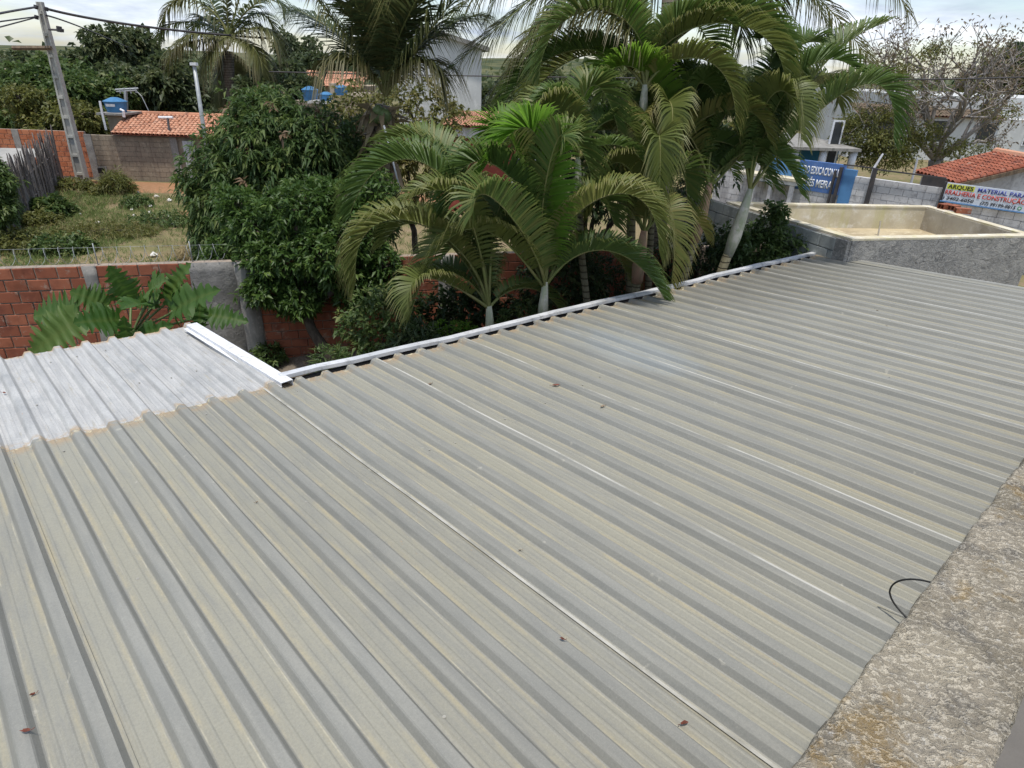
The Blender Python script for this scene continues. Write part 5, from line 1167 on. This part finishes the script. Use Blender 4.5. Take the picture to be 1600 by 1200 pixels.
# ------------------------------------------------------------------ broadleaf trees near
def blob(x, y, Y, r, w_=1): return (atd(x, y, Y), r, w_)
tree('mango_tree', 'dense dark mango tree with hanging leaves and rusty blossom, left of the coconut trunk', foot(450, 470, 11.6, 0),
     [blob(430, 235, 11.8, (.95, 1.0, .85), 1.1), blob(368, 300, 11.6, (.78, .85, .95), 1.1), blob(500, 250, 11.9, (.95, .9, .85), 1.0), blob(440, 330, 11.5, (1.25, 1.1, 1.1), 1.5), blob(362, 362, 11.3, (.6, .65, .65), .7), blob(540, 330, 11.9, (.9, .9, 1.0), .9), blob(400, 420, 11.2, (.9, .7, .6), .8), blob(415, 178, 12.2, (.5, .6, .4), .4)],
     760, .19, .046, M['mango'], trunk_r=.18, nleaf=10, droop=.5, outw=.7, extra=(M['mangof'], .06, .35), group='garden trees')
tree('citrus_tree', 'glossy lighter-leaved tree with dark curved trunk in front of the mango, over the brick wall', foot(527, 575, 8.9, .25),
     [blob(470, 330, 9.5, (.55, .5, .42), .8), blob(400, 360, 9.6, (.42, .45, .36), .55), blob(440, 400, 9.3, (.5, .5, .36), .8), blob(515, 395, 9.2, (.5, .5, .42), .8), blob(420, 450, 9.1, (.36, .35, .22), .45), blob(470, 465, 9.1, (.34, .35, .25), .45), blob(555, 370, 9.5, (.4, .5, .5), .55), blob(560, 450, 9.3, (.36, .35, .36), .4), blob(375, 320, 9.9, (.32, .4, .3), .3), blob(590, 310, 9.8, (.28, .4, .42), .3), blob(350, 395, 9.6, (.25, .3, .22), .2), blob(520, 310, 9.8, (.4, .4, .3), .4), blob(600, 420, 9.4, (.22, .3, .4), .25)],
     520, .12, .045, M['citrus'], trunk_r=.10, nleaf=8, droop=.25, outw=.6, fork=atd(478, 488, 9.1), group='garden trees')
def shrub(label, x, y, Y, r, per, leafL, leafW, mat, z=None, nm='shrub', cat='shrub', group='shrubs', droop=.3, k=7, stems=True, blobs=None):
    c = atd(x, y, Y); base = (c[0], c[1], z if z is not None else max(0, c[2]-r[2])); bl = blobs or [(c, r, 1)]
    return tree(nm, label, base, bl, per, leafL, leafW, mat, cat, trunk_r=.025*max(1, r[0]), nleaf=k, droop=droop, group=group)
shrub('leafy green shrub at the foot of the citrus trunk, right of it behind the gutter', 600, 510, 8.2, (.55, .5, .55), 420, .11, .045, M['bush'], z=.3)
shrub('low dark spiky plant left of the citrus trunk by the gutter corner', 517, 568, 7.2, (.22, .3, .18), 90, .16, .02, M['bush'], z=.3)
shrub('small bright yellow-green plant behind the gutter under the olive fronds', 705, 525, 7.9, (.42, .3, .16), 220, .06, .03, M['arecab'], z=.4)
shrub('small green weed at the foot of the grey column, left of the bare soil', 420, 555, 9.0, (.24, .2, .16), 110, .09, .04, M['bush'], z=.6)
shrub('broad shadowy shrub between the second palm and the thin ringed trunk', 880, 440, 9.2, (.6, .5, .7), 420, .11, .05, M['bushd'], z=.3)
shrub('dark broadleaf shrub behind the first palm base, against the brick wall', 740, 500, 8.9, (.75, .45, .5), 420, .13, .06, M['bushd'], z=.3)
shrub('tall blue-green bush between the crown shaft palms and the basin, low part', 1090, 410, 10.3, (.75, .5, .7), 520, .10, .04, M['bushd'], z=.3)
shrub('glossy shrub leaning on the grey block wall, its top sprig above the basin rim', 1190, 385, 10.6, (.62, .45, .5), 420, .10, .042, M['bush'], z=.3, blobs=[(atd(1190, 390, 10.6), (.62, .4, .45), 1), (atd(1205, 352, 10.5), (.2, .2, .35), .25), (atd(1218, 330, 10.4), (.12, .12, .14), .08), (atd(1150, 400, 10.4), (.5, .4, .45), .7)])
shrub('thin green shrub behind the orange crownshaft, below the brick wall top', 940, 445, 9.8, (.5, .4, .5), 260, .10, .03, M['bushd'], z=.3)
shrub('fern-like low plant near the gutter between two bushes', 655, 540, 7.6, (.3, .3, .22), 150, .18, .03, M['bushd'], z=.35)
shrub('low creeping weeds along the gutter right of the second palm', 815, 500, 8.3, (.4, .4, .2), 170, .07, .035, M['bush'], z=.4)
tree('garden_tree', 'olive leafy tree right behind the coconut trunk, left of the red walled house', foot(660, 330, 15, 0), [blob(650, 190, 15, (1.0, .9, .9), 1), blob(640, 250, 14.5, (.9, .8, .8), .8), blob(560, 200, 14.5, (.8, .8, .9), .8)], 420, .15, .06, M['bushy'], trunk_r=.09, nleaf=7, group='garden trees')
tree('garden_tree', 'dark tree filling the gap behind the middle palms below the house roof', foot(900, 330, 13, 0), [blob(880, 270, 12.8, (1.0, .8, 1.0), 1), blob(960, 250, 13.4, (1.1, .9, 1.1), 1), blob(1060, 230, 13.6, (1.0, .9, 1.1), 1)], 420, .16, .06, M['bushd'], trunk_r=.09, nleaf=7, group='garden trees')

# philodendron with big lobed leaves
def lobed(name, base, tip, width, roll=0.0, seed=0, cup=.34, droop=.15):
    r = random.Random(seed); base, tip = Vector(base), Vector(tip); Lg = (tip-base).length; X = (tip-base).normalized()
    tg = Vector((.25+.5*roll, -.72, .62)); S = X.cross(tg).normalized(); Nn = S.cross(X).normalized()
    nl = 9; V = []; ss = []; Fs = []
    def pt(x, y): # x along, y across
        z = cup*abs(y) + .03*math.sin(x*26+seed)*abs(y)*2 - droop*1.6*(x*x) - .55*y*y + .05*math.sin(x*40)*abs(y)*2
        return base + X*(x*Lg) + S*(y*width) + Nn*(z*Lg)
    M_ = nl*4+1; mid = []
    for i in range(M_): t = i/(M_-1); mid.append(len(V)); V.append(pt(t, 0)); ss.append(1.25)
    for sgn in (1, -1):
        rows = []
        for i in range(M_):
            t = i/(M_-1); env = max(0, math.sin(math.pi*min(1, .16+t*.84)))**.6*(1.0-.35*t); ph = (i % 4)
            lobe = (.50, .94, 1.14, .82)[ph]*(1+r.uniform(-.05, .05)); y = .5*env*lobe if 0 < i < M_-1 else (.28 if i == 0 else .0)
            back = .10*y*(-1 if t < .25 else 1.8*t); a = len(V); V.append(pt(t+back*.5, y*.55*sgn)); ss.append(.35); V.append(pt(t+back-(.10 if i == 0 else 0), y*sgn)); ss.append(.95); rows.append(a)
        for i in range(M_-1):
            a, b = rows[i], rows[i+1]; c, d = mid[i], mid[i+1]
            Fs += [(c, d, b, a)[::sgn], (a, b, b+1, a+1)[::sgn]]
    V4 = np.array([tuple(v) for v in V]); Fq = np.array(Fs)
    return npmesh(name, V4, [Fq], [M['phil']], {'s': np.array(ss)*.8, 'r': np.full(len(V), r.random())}, False)
ph = thing('philodendron', 'large tropical plant with glossy deeply lobed leaves in front of the brick wall', 'plant', tuple(foot(215, 545, 7.5, .3)))
crw = atd(205, 535, 7.5)
wpart('stem', MB().tube([tuple(ph.location), crw-[0, .02, .3], crw], [.09, .08, .06], 10), M['bark'], ph, smooth=True)
LV = [((124, 490), (48, 490), 1.0, 7.3, -.2, .5), ((122, 500), (36, 553), .95, 7.1, -.3, .4), ((205, 470), (178, 425), .75, 7.9, -.3, .3), ((170, 478), (118, 455), .75, 7.6, -.3, .2), ((188, 500), (128, 498), .8, 7.2, -.5, .5), ((228, 478), (196, 462), .7, 7.6, -.6, 0),
      ((262, 470), (282, 413), .62, 7.6, -.1, -.5), ((235, 460), (236, 430), .7, 7.7, -.5, .3), ((268, 487), (320, 450), .8, 7.3, -.3, .1), ((318, 492), (380, 497), .62, 7.6, -.1, .3), ((215, 528), (250, 505), .5, 7.2, -.3, 0), ((205, 545), (190, 512), .5, 7.0, -.4, .2), ((250, 465), (200, 470), .5, 7.8, 0, .2), ((310, 520), (312, 468), .4, 7.5, 0, .2)]
for i, (b, t_, wd_, Y, dY, roll) in enumerate(LV):
    B = atd(*b, Y); Tt = atd(*t_, Y+dY); me = lobed('leaf', B, Tt, wd_*.62, roll, i); me.transform(inv(ph)); lf = obj('leaf', me, ph)
    pm = MB().tube([tuple(p) for p in bez([crw, crw*.6+B*.4+[0, 0, .12], B+[0, 0, -.05], B*.96+Tt*.04], 10)], [.016]*10, 6).mesh('petiole', M['petiole'], True); pm.transform(inv(ph)); obj('petiole', pm, lf)

# ------------------------------------------------------------------ background trees
BG = 'trees on the far side of the lot'
def bgtree(label, x, y, Y, rx, rz, per=420, mat='farleaf', leafL=.42, nb=4, seed=1, k=7, nm='background_tree', leafW=None):
    r = random.Random(seed); s = Y/30.0; c = atd(x, y, Y); bl = [(c, (rx*.62, rx*.6, rz*.62), 1.0)]
    for i in range(nb*2):
        a = 2*math.pi*i/(nb*2)+r.random(); q = c+np.array([math.cos(a)*rx*.62, math.sin(a)*rx*.5, r.uniform(-.55, .6)*rz]); bl.append((q, (rx*r.uniform(.26, .45), rx*.4, rz*r.uniform(.26, .42)), .42))
    tree(nm, label, (c[0], c[1], 0), bl, per, leafL, leafW or leafL*.5, M[mat], trunk_r=.25*rx/3, nleaf=k, droop=.3, group=BG, bark=M['bark'], outw=.55)
bgtree('tallest dark tree left of the distant coconut palm, top against the sky', 180, 112, 44, 3.2, 2.9, 520, seed=2)
bgtree('rounded dark tree right of the tallest one, beside the coconut fronds', 235, 130, 45, 2.9, 2.1, 460, seed=3)
bgtree('bushy tree behind the leaning pole at mid height', 112, 128, 42, 3.0, 2.1, 460, seed=4)
bgtree('mid green tree left of the leaning pole behind the red brick wall', 55, 150, 36, 2.9, 2.3, 420, 'bush', .34, seed=5)
bgtree('olive green tree behind the brick wall just right of the pole', 140, 165, 35, 2.4, 2.0, 420, 'bush', .32, seed=6)
bgtree('light green shrubby tree left of the blue tank', 95, 185, 33, 2.6, 1.6, 380, 'bushy', .28, seed=7)
bgtree('dark tree directly behind the tv aerial', 215, 150, 38, 2.8, 2.2, 420, seed=8)
bgtree('wide dark tree behind the tiled roof ridge', 290, 150, 40, 3.6, 1.7, 520, seed=9)
bgtree('dark tree right of the distant coconut trunk', 418, 142, 42, 2.8, 1.9, 460, seed=10)
bgtree('thin airy tree on the skyline right of the distant coconut palm', 468, 100, 60, 2.2, 2.6, 150, 'farleaf', .5, seed=11)
bgtree('small airy skyline tree above the blue tanks', 500, 112, 58, 2.4, 1.6, 170, 'farleaf', .5, seed=12)
bgtree('low dark tree at the far left edge on the skyline', 8, 106, 75, 6.0, 1.9, 420, 'farleaf', .7, seed=13)
bgtree('dark tree at the left edge behind the grey gable house', 34, 122, 55, 3.6, 1.7, 420, 'farleaf', .5, seed=14)
bgtree('green tree behind the mango and left of the blue tanks', 440, 165, 34, 2.2, 1.6, 380, 'farleaf', .34, seed=15)
bgtree('dark tree behind the tall palms above the red walled house', 790, 165, 50, 4.0, 1.5, 460, 'farleaf', .5, seed=16)
bgtree('dark skyline trees behind the palms in the middle', 900, 150, 60, 6, 2.2, 460, 'farleaf', .6, seed=17)
bgtree('dark tree behind the palms right of the middle', 1060, 160, 40, 4.2, 3.0, 420, 'farleaf', .45, seed=18)
bgtree('grey-green tree mass at the right edge beyond the bare tree', 1590, 118, 70, 5.0, 3.2, 420, 'bushd', .6, seed=19)
bgtree('shadowy tree behind the left part of the street wall', 1150, 225, 27, 1.6, 1.4, 300, 'bushy', .22, seed=20)
# wood line on the far ground as one mass
n = 9000; X = RNG.uniform(-260, 300, n); Yy = RNG.uniform(95, 240, n); Z = RNG.uniform(0, 1, n)**1.5*(3.2+1.6*np.sin(X*.11)+1.2*np.sin(X*.31+Yy*.1))
me = leaves_mesh('distant_woodland', np.stack([X, Yy, np.maximum(Z, 0)], 1), sph(n), RNG.uniform(1.2, 2.6, n), 1.5, [M['farleaf']], .2); obj('distant_woodland', me, None, 'low dark scrub woodland stretching to the skyline', 'woodland', kind='stuff')

# bare spreading tree at right
def bare_tree():
    YB = 33; base = np.array([*atd(1462, 285, YB)[:2], 0.0]); root = thing('bare_tree', 'wide spreading nearly leafless tree with many thin branches at the upper right', 'tree', tuple(base))
    r = random.Random(11); mb = MB(); tips = []; mids = []
    def grow(p, d, L_, rad, lev):
        n = 5; pts = [p.copy()]; q = p.copy(); dd = d.copy()
        for i in range(n):
            dd = dd + np.array([r.gauss(0, .10), r.gauss(0, .10), r.gauss(.012, .07)]); dd /= np.linalg.norm(dd); q = q+dd*L_/n; pts.append(q.copy())
        mb.tube(pts, [rad*(1-.40*i/n) for i in range(n+1)], 6 if lev < 2 else (4 if lev < 4 else 3), cap=False)
        if lev >= 5: tips.append((q, dd)); return
        if lev >= 3: mids.append((pts[3], dd))
        kids = 3 if lev < 4 else 3
        for i in range(kids):
            a = r.uniform(0, 2*math.pi); sp = r.uniform(.30, .62) if lev < 2 else r.uniform(.35, .9)
            o = np.cross(dd, [math.cos(a), math.sin(a), .3]); o /= np.linalg.norm(o); nd = dd*math.cos(sp)+o*math.sin(sp); nd[2] = nd[2]*.90+.05
            s0 = pts[-1] if i < 2 else pts[3]
            grow(s0.copy(), nd/np.linalg.norm(nd), L_*r.uniform(.62, .84), rad*.58, lev+1)
    targets = [(1385, 120), (1430, 100), (1470, 90), (1530, 100), (1590, 130), (1400, 190), (1560, 180), (1500, 130)]
    fork = atd(1462, 250, YB)
    pts, rd = limb(base, fork, .38, .32, .02); mb.tube(pts, rd, 9)
    for i, (x, y) in enumerate(targets):
        t_ = atd(x, y, YB+r.uniform(-2.2, 2.2)); d = t_-fork; L_ = np.linalg.norm(d)*.52; grow(fork.copy(), d/np.linalg.norm(d), L_, .15, 1)
    wpart('trunk', mb, M['barkg'], root, smooth=True)
    C = np.array([t[0] for t in tips]+[t[0] for t in mids]); D = np.array([t[1] for t in tips]+[t[1] for t in mids]); k = 7; n = len(C)*k
    P = np.repeat(C, k, 0)+RNG.normal(0, .14, (n, 3)); DD = np.repeat(D, k, 0)*.5+sph(n); keep = RNG.random(n) < .5
    me = leaves_mesh('crown', P[keep], DD[keep], RNG.uniform(.14, .28, keep.sum()), .08, [M['eggleaf']], .2); me.transform(inv(root)); obj('crown', me, root, kind='stuff')
    # patches of green
    bl = [(atd(x, y, YB-1), (a, a, b), w_) for x, y, a, b, w_ in ((1420, 95, 1.6, .5, .12), (1520, 80, 1.8, .5, .10), (1580, 130, 1.3, .6, .1), (1480, 140, 1.8, .6, .12), (1350, 215, 1.3, .6, 1), (1400, 225, 1.1, .7, .8), (1330, 190, .6, .25, .3), (1460, 78, .4, .2, .12), (1400, 115, .5, .25, .18), (1380, 245, 1.5, .5, .9), (1500, 235, 1.3, .5, .4), (1560, 175, .9, .3, .15), (1370, 180, .9, .35, .35), (1445, 205, .8, .4, .3))]
    Cc, O = crown_pts(bl, 420, .3); k = 6; n = len(Cc)*k; P = np.repeat(Cc, k, 0)+RNG.normal(0, .12, (n, 3)); me = leaves_mesh('green_foliage', P, np.repeat(O, k, 0)*.4+sph(n), RNG.uniform(.10, .20, n), .07, [M['bushy']], .2); me.transform(inv(root)); obj('green_foliage', me, root, kind='stuff')
    return len(tips)
bare_tree()

# ------------------------------------------------------------------ weedy lot
def grass(name, label, n, region, hmin, hmax, wd__, mat, clump=8, dens=None):
    cx_ = RNG.uniform(region[0], region[1], n); cy_ = RNG.uniform(region[2], region[3], n)
    if dens is not None: k = dens(cx_, cy_) > RNG.random(n); cx_, cy_ = cx_[k], cy_[k]
    m_ = len(cx_)*clump; X = np.repeat(cx_, clump)+RNG.normal(0, .06, m_); Y = np.repeat(cy_, clump)+RNG.normal(0, .06, m_); D = np.stack([RNG.normal(0, .4, m_), RNG.normal(0, .4, m_), np.full(m_, 1.0)], 1)
    hh = np.repeat(RNG.uniform(hmin, hmax, len(cx_)), clump)*RNG.uniform(.6, 1.2, m_)
    me = leaves_mesh(name, np.stack([X, Y, np.zeros(m_)], 1), D, hh, wd__, [mat], .25, np.repeat(RNG.random(len(cx_)), clump)*.6+RNG.random(m_)*.4)
    obj(name, me, None, label, 'grass', kind='stuff')
def f1(x, y): return .35+.65*((np.sin(x*.9+y*.4)+np.sin(y*.8-x*.3+1)) > -.2)*(y < 26) * 1.0
def wallY(x): return wA[1]+(x-wA[0])*wd[1]/wd[0]
grass('green_grass', 'rough green grass covering the vacant lot behind the brick wall', 22000, (-20, -2.5, 9.5, 25.2), .06, .26, .018, M['grass'], 8, lambda x, y: f1(x, y)*(y > wallY(x)+.5)*(1-.6*((x > -11.5) & (y > 17) & (y < 23))))
grass('dry_grass', 'tufts of straw-coloured dry grass in the vacant lot', 2600, (-20, -2.5, 9.5, 25.6), .12, .50, .010, M['straw'], 9, lambda x, y: (.25+.75*((np.sin(x*1.4+2)+np.sin(y*1.1)) > .6))*(y > wallY(x)+.5))
sheet('bare_earth', [(-12.0, 22.5), (-8.5, 17.5), (-6, 16), (-5, 18), (-5, 25.4), (-9, 25.4)], .006, M['earth'])
W = 'weeds and bushes of the vacant lot'
def weed(label, x, y, z0, r, per, mat='bush', L_=.16, Wd=.07, k=7, droop=.3):
    p = at(x, y, z0+r[2]*.6); c = np.array([p[0], p[1], z0+r[2]*.7]); tree('weed_bush', label, (c[0], c[1], z0), [(c, r, 1), (c+[r[0]*.5, .2, -.1], (r[0]*.6, r[1]*.6, r[2]*.7), .5), (c-[r[0]*.6, .1, .1], (r[0]*.6, r[1]*.6, r[2]*.6), .5)], per, L_, Wd, M[mat], 'bush', trunk_r=.03, nleaf=k, droop=droop, group=W)
weed('sprawling green weeds behind the left end of the brick wall', 25, 380, 0, (1.2, .8, .30), 300, 'bushy', .15, .06)
weed('sprawling green weeds beside the razor wire, right of the leftmost ones', 95, 385, 0, (.7, .6, .28), 240, 'bush', .14, .07)
weed('round broad-leaved weed above the razor wire, near the fence', 80, 328, 0, (.55, .5, .35), 260, 'bush', .22, .12)
weed('olive bush at the foot of the leaning pole', 108, 290, 0, (.9, .6, .25), 200, 'bushy', .16, .06)
weed('upright grassy tuft in front of the grey house wall', 182, 292, 0, (.5, .4, .5), 240, 'bushy', .28, .03)
weed('low olive weeds between fence and grass', 60, 345, 0, (.6, .5, .25), 200, 'bushy', .13, .06)
weed('green bush at the left edge below the red brick wall', 0, 262, 0, (.8, .6, .6), 260, 'bush', .2, .08)
weed('small green weed in the middle of the lot', 160, 300, 0, (.45, .4, .15), 110, 'bushy', .14, .06)
weed('leafy tuft in the lot left of the litter', 215, 318, 0, (.45, .4, .22), 160, 'bush', .12, .06)
weed('patch of green weeds in front of the mango tree', 250, 345, 0, (.9, .8, .22), 240, 'bush', .12, .05)
weed('drab dry bush under the mango, behind the wall', 330, 395, 0, (.8, .5, .3), 240, 'straw', .2, .02)
weed('dry weeds in the middle of the lot behind the wire', 170, 360, 0, (1.3, .9, .22), 320, 'bushy', .14, .03)
c = atd(6, 288, 17.5); tree('weed_bush', 'tall dark leafy bush at the left edge standing in front of the picket fence', (c[0]-.3, c[1], 0), [(c+[-.35, 0, 0], (.55, .5, .5), 1), (c+[-.5, .1, .45], (.4, .4, .3), .5), (c+[-.4, -.2, -.6], (.6, .5, .5), .8)], 380, .17, .06, M['bush'], 'bush', trunk_r=.05, nleaf=8, droop=.4, group=W)
a_, b_ = atd(600, 196, 11.2), atd(626, 300, 11.2); obj('thin_stake', MB().tube([b_, a_], .016, 6).mesh('thin_stake', M['white'], True), None, 'thin whitish stake leaning in front of the fibrous coconut trunk', 'stake')
# litter
Lt = [(245, 307), (205, 327), (233, 322), (210, 336), (264, 338), (234, 332), (152, 348), (215, 300), (270, 350), (300, 400), (313, 400), (315, 388), (172, 298), (240, 398), (125, 334), (265, 313)]
where = ['by the mango shade, topmost', 'left of the middle group', 'right of the middle group', 'lowest of the middle group', 'close to the mango leaves', 'in the centre of the group', 'alone in the green grass', 'near the orange earth', 'half under the mango', 'just behind the wall, left of two', 'just behind the wall, right of two', 'above the two by the wall', 'below the grey house wall', 'pinkish bag behind the razor wire', 'left, by the leafy weeds', 'right of the topmost one']
for i, (x, y) in enumerate(Lt):
    p = at(x, y, .06); r = random.Random(i); s = r.uniform(.05, .10)*(1.6 if i == 13 else 1); mb = MB(); V = []; k = 7
    for j, (rr_, zz) in enumerate(((.7, 0), (1, .35), (.8, .7), (.3, .95))):
        for q in range(k): a = 2*math.pi*q/k; V.append((s*rr_*math.cos(a)*r.uniform(.7, 1.3), s*rr_*math.sin(a)*r.uniform(.7, 1.3), s*zz*r.uniform(.7, 1.2)))
    Fs = [(j*k+q, j*k+(q+1) % k, (j+1)*k+(q+1) % k, (j+1)*k+q) for j in range(3) for q in range(k)]+[tuple(3*k+q for q in range(k))]
    o = obj('litter', mb.add(V, Fs).mesh('litter', M['litter']), None, 'piece of pale litter in the lot, '+where[i], 'litter', 'pale litter scattered in the lot'); o.location = (p[0], p[1], .03)

# picket fence at the left: each slat
fp0, fp1 = at(45, 345, 0), at(101, 285, 0); fA = fp0+(fp0-fp1)*.35; fB = fp1
pf = thing('picket_fence', 'weathered grey fence of uneven upright slats at the left of the lot', 'fence', (fA[0], fA[1], 0))
dv = (fB-fA); n = 120; smesh = []
for q in range(6):
    r = random.Random(q); w_, h = .09, 1; V = [(-w_/2, -.012, 0), (w_/2, -.012, 0), (w_/2*1.0, -.012, h*.93), (0+r.uniform(-.02, .02), -.012, h), (-w_/2, -.012, h*.88)]
    V += [(x, .012, z) for x, y, z in V]; smesh.append(MB().add(V, [(0, 1, 2, 3, 4), (9, 8, 7, 6, 5)]+[(i, i+5, (i+1) % 5+5, (i+1) % 5) for i in range(5)]).mesh('slat', M['wood']))
for i in range(n):
    t = i/(n-1); p = dv*t; o = obj('slat', smesh[i % 6], pf); o.location = (p[0]+random.uniform(-.05, .05), p[1], 0); zz = (1.85+.25*math.sin(i*.35)+random.uniform(-.2, .2))*(1 if i > 12 else .85); o.scale = (1.5, 1, zz)
    o.rotation_euler = (random.uniform(-.05, .05), random.uniform(-.035, .035), math.atan2(dv[1], dv[0])+random.uniform(-.2, .2))
for h in (.5, 1.2): obj('rail', MB().tube([(0, .03, h), (dv[0], dv[1]+.03, h)], .03, 5).mesh('rail', M['wood']), pf)
# low grey roof behind the fence
lr = thing('lean_to_roof', 'low grey corrugated lean-to roof behind the picket fence', 'shed'); a, b = atd(-60, 252, 24), atd(44, 243, 24)
mb = MB(); mb.add([(a[0], 23.2, a[2]-.4), (b[0], 23.2, b[2]-.42), (b[0]-.3, 25.5, b[2]+.05), (a[0], 25.5, a[2]+.3)], [(0, 1, 2, 3)]); wpart('roof', mb, M['concd'], lr)
mb = MB(); mb.box((a[0], 23.4, 0), (b[0]-.4, 25.3, b[2]-.5)); wpart('wall', mb, M['greywall'], lr)
